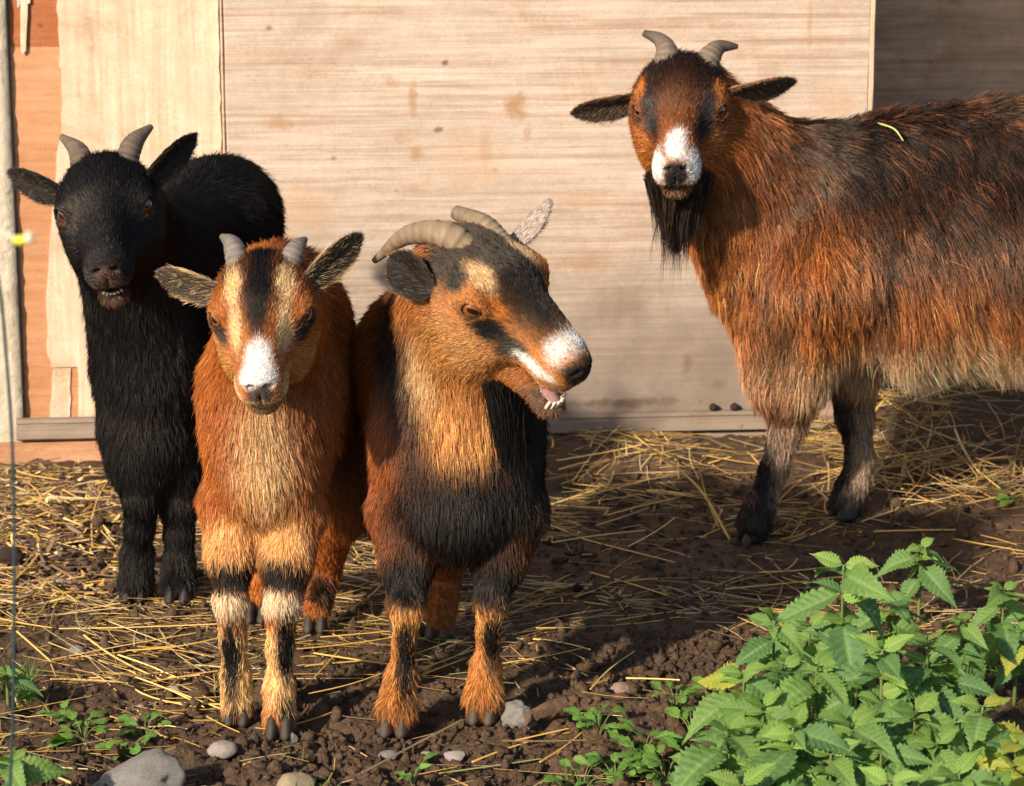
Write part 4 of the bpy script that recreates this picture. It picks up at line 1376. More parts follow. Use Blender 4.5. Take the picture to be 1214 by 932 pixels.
    K.blob((0, .092, .012), (.014, .027, .022), WHITE * 1.05, .3, True)
    K.sym((.017, .102, -.010), (.018, .024, .021), WHITE * 1.0, .3)
    K.blob((0, .124, -.010), (.0165, .018, .019), np.array([.020, .017, .016]), .2, True)
    K.blob((0, .115, -.031), (.020, .02, .006), np.array([.03, .024, .022]), .3, True)
    K.blob((0, .105, -.0365), (.03, .03, .0026), BLACK, .3, True)
    K.blob((0, .098, -.047), (.014, .02, .010), np.array([.26, .16, .09]), .35, True)
    K.sym((.026, .075, -.05), (.012, .025, .015), BLACK * 2, .4)
    K.blob((0, .05, -.085), (.04, .05, .025), BLACK * 2, .4, True)
    inn, out = np.array([.055, .036, .028]), np.array([.50, .25, .10])
    make_ear(root, W(.050, -.040, .008), P(678, 138, 3.86), dirv(.05, -.60, .80), .0265, inn, out, hairs, .55, edge=np.array([.25, .14, .08]), bend=.06)
    make_ear(root, W(-.050, -.040, .010), P(944, 98, 3.86), dirv(.25, -.65, .75), .0265, inn, out, hairs, .55, edge=np.array([.25, .14, .08]), bend=.03)
    hc, ht = np.array([.22, .165, .12]), np.array([.07, .055, .048])
    make_horn(root, [W(.026, -.042, .026), P(791, 66, 3.85), P(783, 48, 3.87), P(763, 39, 3.88)], [.0205, .0180, .0115, .005], hc, ht)
    make_horn(root, [W(-.022, -.042, .026), P(840, 70, 3.85), P(853, 56, 3.87), P(874, 55, 3.88)], [.0215, .0185, .0115, .004], hc, ht)
    make_eyes(root, eyes, s, np.array([.24, .070, .010]))
    def streak(p, col):
        lp = K.loc(p)
        body = (np.abs(lp).max(1) > .2).astype(float)
        # long dark and light locks running down the coat
        q = p * np.array([1, 1, .16]) + .02 * np.stack([p[:, 2], p[:, 2] * 0, p[:, 0] * 0], 1)
        n = fbm(q, 100, 3, 31)
        m = sstep(.48, .60, n) * body * sstep(.27, .46, p[:, 2])
        col = col * (1 - .88 * m[:, None]) + BLACK[None] * 2 * .88 * m[:, None]
        m2 = sstep(.56, .72, fbm(q + 5, 110, 3, 57)) * body * sstep(.26, .36, p[:, 2]) 
        hi_ = sstep(.46, .56, p[:, 2])[:, None]
        return col * (1 - .75 * m2[:, None]) + (np.array([.50, .23, .09])[None] * (1 - hi_) + np.array([.26, .095, .034])[None] * hi_) * .75 * m2[:, None]
    finish_goat(root, B, K, fine_box(W, s), hairs, dens=150000, rad=.00042, clump=.62, cell=.013, wave=.22, grav=.25, seed=4, streak=streak, jit=.26, vary=.55)
    beard(root, W(0, .042, -.066), 5200, np.array([.056, .046, .024]), .118, np.array([.020, .013, .010]), .0005, 8, conv=.40, jitc=.9)
    return root

goat_kid(); goat_turning(); goat_black(); goat_bearded()

# ------------------------------------------------------------------ loose things on the ground
def straw_mat():
    m, nt, out = new_mat('dry_straw')
    b = pbr(nt, out, .45, .45)
    a = nt.nodes.new('ShaderNodeAttribute'); a.attribute_name = 'col'
    nt.links.new(a.outputs['Color'], b.inputs['Base Color'])
    return m
M['straw'] = straw_mat()
M['clod'] = M['soil']

def stone_mat(name, c0, c1, sc=40):
    m, nt, out = new_mat(name)
    b = pbr(nt, out, .75, .3)
    n = noise_node(nt, sc, 7, .7); n2 = noise_node(nt, sc * 6, 3, .6)
    r = ramp(nt, [(.3, c0), (.7, c1)]); nt.links.new(n.outputs[0], r.inputs[0])
    c = mix(nt, .5, r.outputs[0], mix(nt, n2.outputs[0], (.55, .55, .55), (1.35, 1.35, 1.35)), 'MULTIPLY')
    nt.links.new(c, b.inputs['Base Color'])
    bump(nt, b, mth(nt, 'ADD', n.outputs[0], n2.outputs[0]), .5, .006)
    return m
M['stone_grey'] = stone_mat('grey_stone', (.13, .125, .12), (.30, .285, .26))
M['stone_pale'] = stone_mat('pale_stone', (.22, .19, .165), (.46, .42, .37))
M['stone_tan'] = stone_mat('tan_stone', (.20, .15, .10), (.50, .40, .27))
M['stone_pink'] = stone_mat('pinkish_stone', (.22, .15, .12), (.40, .29, .24))
M['dung'] = stone_mat('dark_dung', (.018, .012, .010), (.05, .032, .026), 80)
M['bark'] = stone_mat('brown_bark', (.09, .05, .03), (.26, .16, .10), 60)

def ico(sub):
    import bmesh
    bm = bmesh.new(); bmesh.ops.create_icosphere(bm, subdivisions=sub, radius=1)
    V = np.array([v.co[:] for v in bm.verts]); F = np.array([[v.index for v in f.verts] for f in bm.faces]); bm.free()
    return V, F
ICO3 = ico(4); ICO1 = ico(1); ICO0 = ico(1)

def stone(px, py, wpx, hpx, mat, label, cat='stone', name='stone', rough=.25, seed=0, sink=.35, deep=.8, rot=0.0, angular=0.0):
    c = G(px, py + hpx * .30)
    w = R_(wpx / 2, c); h = R_(hpx / 2, c)
    V, F = ICO3
    n = (fbm(V + seed * 3.7, 1.3, 3, seed) - .5) * rough * 2.2 + (fbm(V + seed, 5, 4, seed + 5) - .5) * rough * .9
    V = V * (1 + n)[:, None]
    if angular:
        rg = np.random.default_rng(seed)
        for _ in range(7):
            d = nrm(rg.normal(0, 1, 3)); q = V @ d; lim = rg.uniform(.55, .85)
            V = V - np.maximum(q - lim, 0)[:, None] * d[None] * angular
    V = V * np.array([w, w * deep, h * 1.05])
    cr, sr = math.cos(rot), math.sin(rot)
    V = V @ np.array([[cr, 0, sr], [0, 1, 0], [-sr, 0, cr]])
    z0 = gz(c[0], c[1])
    o = mesh(name, V, F, M[mat])
    o.location = (c[0], c[1], z0 + h * (1 - sink))
    tag(o, label, cat)
    return o
stone(170, 918, 118, 62, 'stone_grey', 'large grey stone half sunk in the mud at the bottom left', seed=2, angular=.45, rot=.25, sink=.50, rough=.42)
stone(350, 922, 46, 34, 'stone_tan', 'tan stone at the bottom edge, in front of the kid', seed=3, angular=.6)
stone(264, 884, 36, 20, 'stone_pale', 'smooth oblong white pebble between the large grey stone and the kid', seed=4, rough=.12)
stone(157, 853, 22, 13, 'stone_pink', 'small flat pinkish pebble beside the little green weed', seed=5)
stone(167, 836, 11, 7, 'stone_pale', 'tiny white pebble behind the flat pinkish pebble', seed=6)
stone(207, 814, 13, 9, 'stone_pale', 'tiny pale pebble among straw left of the kid hooves', seed=7)
stone(229, 853, 13, 8, 'stone_grey', 'tiny grey pebble just left of the kid front hoof', seed=8)
stone(617, 843, 36, 36, 'stone_grey', 'rough speckled grey rock beside the turning goat front hoof', seed=9, rough=.45, sink=.3)
stone(461, 892, 24, 11, 'stone_grey', 'flat blue-grey pebble in front of the turning goat', seed=10, rough=.15)
stone(540, 884, 27, 13, 'stone_pale', 'pale flat pebble in front of the turning goat, right of two smaller ones', seed=11, angular=.5)
stone(506, 886, 16, 9, 'stone_tan', 'small tan pebble left of the pale flat pebble', seed=12)
stone(346, 866, 16, 16, 'stone_grey', 'small angular grey pebble touching the kid right front hoof', seed=13, angular=.6)
stone(92, 772, 20, 12, 'stone_grey', 'grey pebble in the straw near the grass tuft', seed=14)
stone(70, 690, 18, 12, 'stone_pale', 'pale pebble in the straw in front of the black goat', seed=15)
stone(735, 808, 24, 17, 'stone_pink', 'brown pebble on the dug soil near the nettles', seed=16)
stone(988, 516, 52, 34, 'stone_pink', 'pinkish boulder behind the large goat front legs', seed=17, angular=.5, sink=.2)
stone(1040, 502, 34, 28, 'stone_grey', 'greyish boulder behind and right of the pinkish boulder', seed=18, angular=.5, sink=.2)
stone(12, 667, 34, 26, 'dung', 'dark round clod by the fence wire on the left', 'clod', 'soil_clod', seed=19, sink=.1)
stone(236, 757, 13, 11, 'dung', 'dark round dropping on the straw left of the kid legs', 'dropping', 'dropping', .08, 20, .05)
stone(233, 771, 11, 9, 'dung', 'smaller dark dropping just in front of the round one', 'dropping', 'dropping', .08, 21, .05)
stone(686, 695, 15, 12, 'dung', 'dark dropping on the mud between the turning goat and large goat', 'dropping', 'dropping', .08, 22, .05)
# droppings lying on the batten ledge
for i, (px, lab) in enumerate(((858, 'dark round dropping on the batten ledge, left of the pair'), (883, 'dark round dropping on the batten ledge, right of the pair'))):
    u, z = wall_uz(px - 12, 486, .026)
    V, F = ICO3
    V = V * (1 + (fbm(V + i, 2, 2, i) - .5) * .2)[:, None] * .0078
    o = mesh('dropping', V, F, M['dung']); q = WO + we * u + wnn * .0235
    o.location = (q[0], q[1], Z(490, 760, .03) + .0066); tag(o, lab, 'dropping')
# a piece of bark
bv, bf, _ = tube([G(622, 860) + [0, 0, .008], G(652, 853) + [0, 0, .012], G(684, 845) + [0, 0, .009]], [.010, .011, .008], 10, flat=.6)
bv = bv + ((np.stack([vnoise(bv, 140, 3), vnoise(bv, 140, 4), vnoise(bv, 140, 5)], 1)) - .5) * .006
tag(mesh('bark_piece', bv, bf, M['bark'], smooth=False), 'short brown piece of wood beside the speckled grey rock', 'wood piece')

# --- soil clods
def clods(n, seed):
    rg = np.random.default_rng(seed)
    VV, FF = [], []; k = 0
    V0, F0 = ICO0
    x, y = rg.uniform(-.75, .95, n * 8), rg.uniform(2.62, 4.3, n * 8)
    w = np.maximum(.25 + .75 * np.clip((3.25 - y) / .4, 0, 1), 1.0 * (x > .05) * (x < .55) * (y < 3.4))
    ok = np.nonzero(rg.random(n * 8) < w * (.4 + vnoise(np.stack([x, y, x * 0], 1), 7, 8)))[0][:n]
    px = np.stack([x[ok], y[ok]], 1); n = len(px); z = ground_z(px[:, 0], px[:, 1])
    s = np.exp(rg.normal(math.log(.0034), .5, n)).clip(.0016, .012)
    for i in range(n):
        v = V0 * (1 + rg.normal(0, .30, (len(V0), 1))) * s[i] * rg.uniform(.5, 1.4, 3)
        VV.append(v + [px[i, 0], px[i, 1], z[i] + s[i] * .25]); FF.append(F0 + k); k += len(V0)
    o = mesh('soil_crumbs', np.concatenate(VV), np.concatenate(FF), M['clod'], smooth=False)
    return tag(o, 'crumbs and small clods of dark soil strewn over the mud', 'soil', kind='stuff')
clods(16000, 41)

# --- straw
GOLD = [np.array(c) for c in ((.66, .42, .11), (.74, .52, .18), (.58, .34, .08), (.46, .29, .11), (.68, .52, .28), (.34, .22, .10), (.28, .19, .11))]
def stalk_mesh(a, b, r, rg, seg=5, sag=.1, kink=0.0, follow=True, flat=.6):
    a = np.asarray(a, float); b = np.asarray(b, float)
    d = b - a; L = np.linalg.norm(d); side = nrm(np.cross(d, [0, 0, 1]))
    t = np.linspace(0, 1, seg)
    bow = rg.normal(0, .035) * L
    C = a[None] + d[None] * t[:, None] + side[None] * (bow * np.sin(t * math.pi))[:, None]
    rr = r * np.linspace(1, .75, seg)
    V = []
    upv = np.array([0, 0, 1.0])
    for i in range(seg):
        for (x, z) in ((1, 0), (0, 1), (-1, 0), (0, -1)):
            V.append(C[i] + side * x * rr[i] + upv * z * rr[i] * flat)
    F = []
    for i in range(seg - 1):
        for k in range(4):
            F.append((i * 4 + k, i * 4 + (k + 1) % 4, (i + 1) * 4 + (k + 1) % 4, (i + 1) * 4 + k))
    F.append((0, 1, 2, 3)); F.append(((seg - 1) * 4 + 3, (seg - 1) * 4 + 2, (seg - 1) * 4 + 1, (seg - 1) * 4))
    return np.array(V), F

def straw_cloud(n, seed):
    rg = np.random.default_rng(seed)
    N = n * 9
    x, y = rg.uniform(-.95, 1.05, N), rg.uniform(2.75, 4.62, N)
    q = vnoise(np.stack([x, y, x * 0], 1), 4.5, 77)
    dens = (.30 + .9 * sstep(3.15, 3.7, y) + .5 * sstep(-.3, -.6, x)) * (sstep(.28, .68, q) + .12)
    dens = np.where(y < 3.05, dens * .65, dens)
    dens = np.where((x > .15) & (y < 3.35), dens * .35, dens)
    hay = (x > .5) & (y > 4.1)
    dens = np.where(hay, dens * 2.4, dens)
    ok = np.nonzero(rg.random(N) * 1.9 < dens)[0][:n]
    x, y, hay = x[ok], y[ok], hay[ok]; n = len(x)
    L = np.clip(np.exp(rg.normal(math.log(.062), .6, n)), .015, .26)
    th = np.where(rg.random(n) < .65, rg.normal(0, .8, n), rg.uniform(0, math.pi, n))
    dx, dy = np.cos(th) * L / 2, np.sin(th) * L / 2
    lift = np.abs(rg.normal(0, .004, n)) + .002 + hay * rg.random(n) * .035
    tilt = rg.normal(0, .07, n) * L + hay * rg.normal(0, .22, n) * L
    za, zb_ = ground_z(x - dx, y - dy), ground_z(x + dx, y + dy)
    zm = np.maximum(za, zb_) * .6 + (za + zb_) * .2
    za = np.maximum(za, zm - .01) + lift - tilt / 2; zb_ = np.maximum(zb_, zm - .01) + lift + tilt / 2
    VV, FF, CC = [], [], []; k = 0
    for i in range(n):
        r = rg.uniform(.0005, .0013) * (2.2 if rg.random() < .15 else 1)
        V, F = stalk_mesh((x[i] - dx[i], y[i] - dy[i], za[i]), (x[i] + dx[i], y[i] + dy[i], zb_[i]), r, rg, 4)
        c = GOLD[rg.integers(len(GOLD))] * rg.uniform(.5, 1.15)
        if rg.random() < .05: c = np.array([.24, .26, .10])
        VV.append(V); FF.extend([tuple(int(j) + k for j in f) for f in F]); CC.append(np.tile(c, (len(V), 1))); k += len(V)
    o = mesh('straw_litter', np.concatenate(VV), FF, M['straw'], smooth=False, cols=np.concatenate(CC))
    return tag(o, 'scattered short golden straw trodden over the mud', 'straw', kind='stuff')
straw_cloud(4800, 51)

# woody chips and coarse litter on the left by the wall
def chips(n, seed):
    rg = np.random.default_rng(seed); VV, FF, CC = [], [], []; k = 0
    for i in range(n):
        p = G(rg.uniform(-30, 150), rg.uniform(556, 720) if rg.random() < .8 else rg.uniform(556, 600))
        L = rg.uniform(.012, .045); th = rg.uniform(0, math.pi); r = rg.uniform(.0015, .0045)
        d = np.array([math.cos(th), math.sin(th), rg.normal(0, .25)]) * L / 2
        z = gz(p[0], p[1]) + rg.uniform(.002, .014)
        c0 = np.array([p[0], p[1], z])
        V, F = stalk_mesh(c0 - d, c0 + d, r, rg, 3, flat=.35)
        V = V + rg.normal(0, .0006, V.shape)
        c = (GOLD[rg.integers(len(GOLD))] if rg.random() < .55 else np.array([.22, .14, .085])) * rg.uniform(.6, 1.2)
        VV.append(V); FF.extend([tuple(int(j) + k for j in f) for f in F]); CC.append(np.tile(c, (len(V), 1))); k += len(V)
    o = mesh('wood_chips', np.concatenate(VV), FF, M['straw'], smooth=False, cols=np.concatenate(CC))
    return tag(o, 'coarse wood chips and broken straw heaped against the foot of the wall', 'wood chips', kind='stuff')
chips(520, 61)

LONG = [(70, 747, 265, 741), (0, 735, 62, 746), (62, 786, 232, 752), (100, 757, 192, 808), (140, 778, 212, 806), (150, 773, 262, 757), (163, 768, 255, 781),
        (145, 808, 232, 842), (160, 808, 242, 841), (200, 818, 262, 842), (178, 812, 258, 797), (245, 851, 284, 870), (185, 862, 222, 866),
        (352, 771, 466, 757), (372, 776, 468, 790), (380, 757, 462, 750), (360, 818, 402, 772), (366, 824, 452, 800), (352, 860, 402, 842),
        (430, 922, 548, 855), (545, 778, 662, 736), (506, 792, 560, 768), (598, 788, 690, 770), (620, 760, 700, 772), (700, 822, 752, 774), (742, 806, 806, 808),
        (640, 700, 780, 690), (655, 645, 765, 630), (690, 640, 800, 668), (660, 560, 760, 552), (680, 575, 820, 590), (720, 612, 800, 592), (745, 652, 800, 615),
        (690, 590, 770, 575), (770, 560, 830, 545), (760, 510, 796, 545), (812, 514, 905, 522), (840, 560, 905, 548), (700, 680, 790, 712), (730, 740, 840, 722),
        (935, 645, 990, 622), (920, 600, 950, 575), (1015, 498, 1100, 452), (1030, 520, 1120, 500), (1060, 526, 1195, 588), (960, 570, 1060, 560), (1080, 600, 1160, 580),
        (1050, 560, 1180, 548), (1090, 480, 1200, 470), (1110, 520, 1214, 505), (1130, 640, 1214, 655), (20, 600, 130, 590), (10, 640, 110, 660), (20, 560, 70, 570), (30, 700, 120, 690),
        (60, 742, 140, 640), (75, 620, 140, 600), (0, 610, 60, 635), (110, 650, 135, 560), (20, 750, 60, 790), (110, 800, 138, 826), (380, 640, 428, 618), (385, 690, 440, 700), (390, 560, 420, 548),
        (610, 880, 690, 862), (560, 905, 630, 880), (640, 905, 705, 855), (830, 640, 900, 610), (860, 700, 960, 690), (900, 680, 1000, 672)]
rgl = np.random.default_rng(71)
for i, (x0, y0, x1, y1) in enumerate(LONG):
    a, b = G(x0, y0), G(x1, y1)
    a[2] = max(gz(a[0], a[1]), -.004) + .006; b[2] = max(gz(b[0], b[1]), -.004) + .006
    V, F = stalk_mesh(a, b, rgl.uniform(.0012, .0024), rgl, 8)
    gol = GOLD[rgl.integers(3)] * rgl.uniform(1.0, 1.3)
    if (x0, y0) == (430, 922): gol = np.array([.30, .22, .13])
    if (x0, y0) == (60, 742): gol = np.array([.20, .12, .07])
    c0 = (a + b) / 2
    o = mesh('straw_stalk', V - c0, F, M['straw'], smooth=False, cols=np.tile(gol, (len(V), 1)) * rgl.uniform(.85, 1.1, (len(V), 1)))
    o.location = c0
    mx, my = (x0 + x1) / 2, (y0 + y1) / 2
    reg = ('left of the kid hooves' if mx < 300 and my > 725 else 'around the black goat, by the wall on the left' if mx < 340 else
           'between the kid and the turning goat' if mx < 440 and my > 600 else 'in front of the turning goat hooves' if mx < 720 and my > 845 else
           'behind the large goat legs, in the hay' if mx > 1000 and my < 535 else 'under and right of the large goat' if mx > 905 else
           'on the dug soil left of the nettles' if my > 700 else 'on the open mud before the plywood panel')
    tag(o, 'long thin straw stalk lying ' + reg, 'straw', 'long straw stalks ' + reg)
# stalks that lean up
for (pts, lab, col, r) in (([G(865, 642) + [0, 0, .004], P(825, 575, 4.05), P(752, 516, 4.20)], 'long bowed golden straw arching up in front of the plywood panel', np.array([.55, .35, .09]), .0022),
                           ([G(852, 628) + [0, 0, .004], P(838, 590, 4.0), P(826, 545, 4.05)], 'thin golden straw leaning beside the long bowed one', np.array([.50, .32, .09]), .0013),
                           ([P(1041, 146, 3.93), P(1060, 153, 3.895), P(1071, 167, 3.875)], 'short pale green straw caught in the fur on the large goat back', np.array([.50, .52, .20]), .0014)):
    V, F, _ = tube(pts, [r, r, r * .6], 6)
    tag(mesh('straw_stalk', V, F, M['straw'], cols=np.tile(col, (len(V), 1))), lab, 'straw')

# ------------------------------------------------------------------ plants
def leaf_mat(name, c0, c1, vein, tr=.35):
    m, nt, out = new_mat(name)
    b = nt.nodes.new('ShaderNodeBsdfPrincipled'); b.inputs['Roughness'].default_value = .5; b.inputs['Specular IOR Level'].default_value = .35
    oi = nt.nodes.new('ShaderNodeObjectInfo')
    a = nt.nodes.new('ShaderNodeAttribute'); a.attribute_name = 'col'
    n = noise_node(nt, 55, 4, .6)
    c = mix(nt, oi.outputs['Random'], c0, c1)
    c = mix(nt, .6, c, mix(nt, n.outputs[0], (.6, .65, .6), (1.35, 1.3, 1.2)), 'MULTIPLY')
    sep = nt.nodes.new('ShaderNodeSeparateColor'); nt.links.new(a.outputs['Color'], sep.inputs[0])
    c = mix(nt, sep.outputs[1], c, mix(nt, 1.0, c, (.42, .48, .45), 'MULTIPLY'))
    c = mix(nt, sep.outputs[0], c, vein)
    nt.links.new(c, b.inputs['Base Color'])
    t = nt.nodes.new('ShaderNodeBsdfTranslucent')
    nt.links.new(mix(nt, 1.0, c, (1.2, 1.35, .45), 'MULTIPLY'), t.inputs[0])
    ms = nt.nodes.new('ShaderNodeMixShader'); ms.inputs[0].default_value = tr
    nt.links.new(b.outputs[0], ms.inputs[1]); nt.links.new(t.outputs[0], ms.inputs[2])
    nt.links.new(ms.outputs[0], out.inputs[0])
    bump(nt, b, n.outputs[0], .3, .003)
    return m
M['nettle'] = leaf_mat('nettle_leaf', (.100, .215, .075), (.185, .315, .080), (.26, .38, .14))
M['nettle_yellow'] = leaf_mat('yellowing_nettle_leaf', (.22, .32, .055), (.40, .42, .07), (.42, .46, .14))
M['nettle_young'] = leaf_mat('young_nettle_leaf', (.19, .33, .07), (.26, .40, .09), (.32, .44, .16))
M['weed'] = leaf_mat('weed_leaf', (.10, .24, .045), (.18, .34, .06), (.22, .36, .10))
M['grass'] = leaf_mat('grass_blade', (.09, .20, .03), (.17, .29, .06), (.18, .3, .08))
M['stem'] = leaf_mat('green_stem', (.11, .16, .05), (.16, .19, .07), (.16, .2, .08), .1)

def leaf_data(name, L, Wd, teeth, mat, droop, fold, pucker, seed, shape='ovate', nu=66, nv=11):
    """one serrated, veined leaf, base at the origin, pointing along +Y, upper side +Z"""
    rg = np.random.default_rng(seed)
    u = np.linspace(0, 1, nu)
    if shape == 'ovate': w = np.interp(u, [0, .05, .12, .22, .33, .5, .7, .85, .95, 1], [.12, .55, .84, 1.0, 1.0, .80, .46, .21, .07, .0])
    elif shape == 'round': w = np.interp(u, [0, .1, .3, .55, .8, .93, 1], [.15, .55, .92, 1, .8, .45, .0])
    else: w = np.interp(u, [0, .15, .25, .35, .5, .6, .72, .85, 1], [.2, .9, 1.0, .62, .85, .55, .6, .3, 0])
    saw = (u * teeth) % 1.0
    w = w * (1 - .26 * (saw if teeth else 0)) * Wd
    V = []; C = []
    for i in range(nu):
        for j in range(nv):
            v = -1 + 2 * j / (nv - 1)
            av = abs(v)
            y = u[i] * L - .10 * L * av * (1 - u[i]) ** 6 + .05 * L * av * w[i] / Wd
            x = v * w[i]
            ph = (u[i] * teeth * .75 - av * 1.5)
            rid = math.cos(2 * math.pi * ph)
            z = fold * Wd * av ** 1.3 * (w[i] / Wd) - droop * L * u[i] ** 2 - .10 * Wd * av ** 3
            z += pucker * Wd * (-.6 * max(rid, 0) ** 3 + .35 * (1 - max(rid, 0))) * min(av * 3, 1) * (w[i] / Wd)
            z += .10 * Wd * math.sin(u[i] * 8 + seed * 1.7 + (1.3 if v > 0 else 0)) * av ** 2
            x += .10 * Wd * math.sin(u[i] * 2.2 + seed) * u[i]
            z += rg.normal(0, .006) * Wd
            V.append((x, y, z))
            C.append((.6 * math.exp(-(v / .09) ** 2), .75 * max(rid, 0) ** 6 * (1 - math.exp(-(v / .15) ** 2)), 0))
    V = np.array(V); F = []
    for i in range(nu - 1):
        for j in range(nv - 1):
            a = i * nv + j; F.append((a, a + 1, a + nv + 1, a + nv))
    me = bpy.data.meshes.new(name)
    me.from_pydata(V.tolist(), [], F); me.validate()
    me.polygons.foreach_set('use_smooth', np.ones(len(me.polygons), bool))
    at = me.attributes.new('col', 'FLOAT_COLOR', 'POINT')
    c4 = np.ones((len(V), 4), np.float32); c4[:, :3] = np.array(C)
    at.data.foreach_set('color', c4.ravel())
    me.materials.append(M[mat])
    return me
NET = [leaf_data('nettle_leaf', 1, .27 + .025 * k, 12, 'nettle', .18 + .15 * k, .38, .13, 200 + k) for k in range(4)]
NETT = [leaf_data('nettle_leaf', 1, .34, 12, 'nettle_young', .1 + .1 * k, .3, .07, 230 + k) for k in range(2)]
NETY = [leaf_data('nettle_leaf', 1, .36, 13, 'nettle_yellow', .15 + .1 * k, .2, .12, 210 + k) for k in range(2)]
WEED = [leaf_data('weed_leaf', 1, .36, 5, 'weed', .15, .2, .05, 220, 'round', 24, 7), leaf_data('weed_leaf', 1, .30, 4, 'weed', .25, .15, .05, 221, 'lobed', 30, 7)]

def add_leaf(me, name, parent, pos, direction, upv, size):
    f = nrm(direction); x = np.cross(f, upv); x = nrm(x); z = np.cross(x, f)
    Mx = Matrix(((x[0], f[0], z[0], pos[0]), (x[1], f[1], z[1], pos[1]), (x[2], f[2], z[2], pos[2]), (0, 0, 0, 1)))
    o = bpy.data.objects.new(name, me); scene.collection.objects.link(o)
    o.parent = parent; o.matrix_parent_inverse = parent_mats[parent.name].inverted()
    o.matrix_world = Mx @ Matrix.Scale(size, 4)
    o.matrix_basis = Mx @ Matrix.Scale(size, 4)
    return o

def nettle(px, py, h, size, label, pairs=5, seed=0, lean=(0, 0), yellow=0.0, rot=0.0):
    """stem top seen at (px, py), h metres above the soil"""
    Y = 2.9
    for _ in range(30):
        z = P(px, py, Y)[2]; Y += (z - h) * 2.2
    top = P(px, py, Y)
    rg = np.random.default_rng(seed)
    base = np.array([top[0] - lean[0], top[1] - lean[1], 0]); base[2] = gz(base[0], base[1])
    top[2] += base[2] * .5
    root = empty('nettle_plant', base, label, 'nettle', 'stinging nettles in the front right corner')
    mid = (base + top) / 2 + np.array([lean[0] * .3, lean[1] * .3, .01])
    V, F, _ = tube([base - [0, 0, .01], mid, top], [.0026, .0022, .0014], 7)
    mesh('stem', V, F, M['stem'], root, cols=np.zeros((len(V), 3)))
    for k in range(pairs):
        t = 1 - [0, .05, .16, .30, .45, .6, .72][min(k, 6)]
        c = base * (1 - t) ** 2 + 2 * mid * t * (1 - t) + top * t * t
        # small young leaves at the tip, largest below the third pair
        sz = size * .86 * [.45, .85, 1.05, 1.1, 1.0, .95, .9][min(k, 6)] * rg.uniform(.88, 1.12)
        a0 = rot + k * math.pi / 2 + rg.normal(0, .25)
        for q in (0, 1):
            a = a0 + q * math.pi
            pit = [.40, -.05, -.32, -.50, -.60, -.65, -.7][min(k, 6)] + rg.normal(0, .15)
            d = np.array([math.cos(a) * math.cos(pit), math.sin(a) * math.cos(pit), math.sin(pit)])
            # leaves tilt their faces towards the light
            upv = nrm(np.array([-.15, -.60, 1.0]) + rg.normal(0, .22, 3))
            pe = c + d * sz * .16
            me = (NETY[rg.integers(2)] if rg.random() < (yellow if yellow >= .3 else yellow * .2) else NETT[rg.integers(2)] if k == 0 else NET[rg.integers(4)])
            lf = add_leaf(me, 'leaf', root, pe, d, upv, sz)
            V, F, _ = tube([c, pe + d * sz * .02], [.0011, .0008], 5)
            pt = mesh('petiole', V, F, M['stem'], None, cols=np.zeros((len(V), 3)))
            if k >= 1:
                a2 = a + rg.uniform(.5, 1.0) * (1 if rg.random() < .5 else -1); p2 = rg.uniform(.0, .6)
                d2 = np.array([math.cos(a2) * math.cos(p2), math.sin(a2) * math.cos(p2), math.sin(p2)])
                add_leaf(NETT[rg.integers(2)] if rg.random() < .5 else NET[rg.integers(4)], 'leaf', root, c + d2 * sz * .03, d2, nrm(np.array([-.15, -.5, 1.0]) + rg.normal(0, .3, 3)), sz * rg.uniform(.35, .6))
            pt.parent = lf; pt.matrix_parent_inverse = lf.matrix_basis.inverted()
    return root

NP = [(1000, 672, .235, .098, 'tallest nettle, its large toothed leaves standing against the mud', 5, 1, 0, .3),
      (918, 735, .17, .066, 'nettle with a small pointed tip at the left top of the patch', 6, 2, 0, 1.0),
      (882, 792, .16, .082, 'nettle below the small pointed one at the patch left edge', 6, 3, .05, .4),
      (968, 790, .17, .085, 'nettle in the middle of the patch below the tallest one', 6, 4, 0, .9),
      (1046, 775, .19, .088, 'nettle in the middle of the patch with a bright green tip', 6, 5, .1, .1),
      (1100, 762, .19, .080, 'nettle in the patch, right of the bright tipped one', 6, 6, 0, .7),
      (1092, 648, .11, .062, 'small low nettle at the back of the patch, above the pale stem', 5, 7, 0, .4),
      (1140, 735, .14, .060, 'nettle near the grass at the right side of the patch', 5, 8, .05, .9),
      (1190, 700, .15, .062, 'nettle at the right edge above the grass', 5, 9, .15, .2),
      (1206, 752, .10, .055, 'low nettle cut by the right picture edge beside the grass', 5, 10, .1, .6),
      (862, 862, .15, .088, 'broad-leaved nettle at the lower left of the patch', 6, 11, .05, .6),
      (940, 868, .16, .088, 'nettle at the lower middle left of the patch', 6, 12, .05, 1.2),
      (1010, 858, .15, .088, 'nettle low in the middle of the patch', 6, 13, 0, .2),
      (1085, 845, .16, .088, 'nettle with one upright leaf low in the middle right', 6, 14, 0, .8),
      (1165, 835, .17, .080, 'yellow-green nettle near the right edge', 6, 15, .6, .3),
      (1205, 880, .17, .085, 'ragged yellowing nettle in the bottom right corner', 6, 16, .8, .9),
      (880, 925, .15, .088, 'nettle at the bottom edge, leftmost of the patch', 6, 17, .1, .3),
      (965, 935, .16, .088, 'nettle at the bottom edge left of centre of the patch', 6, 18, 0, .7),
      (1055, 925, .16, .088, 'nettle at the bottom edge near the patch centre', 6, 19, 0, .1),
      (1135, 915, .16, .085, 'nettle at the bottom edge right of the patch centre', 6, 20, .2, .5),
      (835, 905, .09, .062, 'small nettle at the far lower left fringe of the patch', 5, 21, .1, .9)]
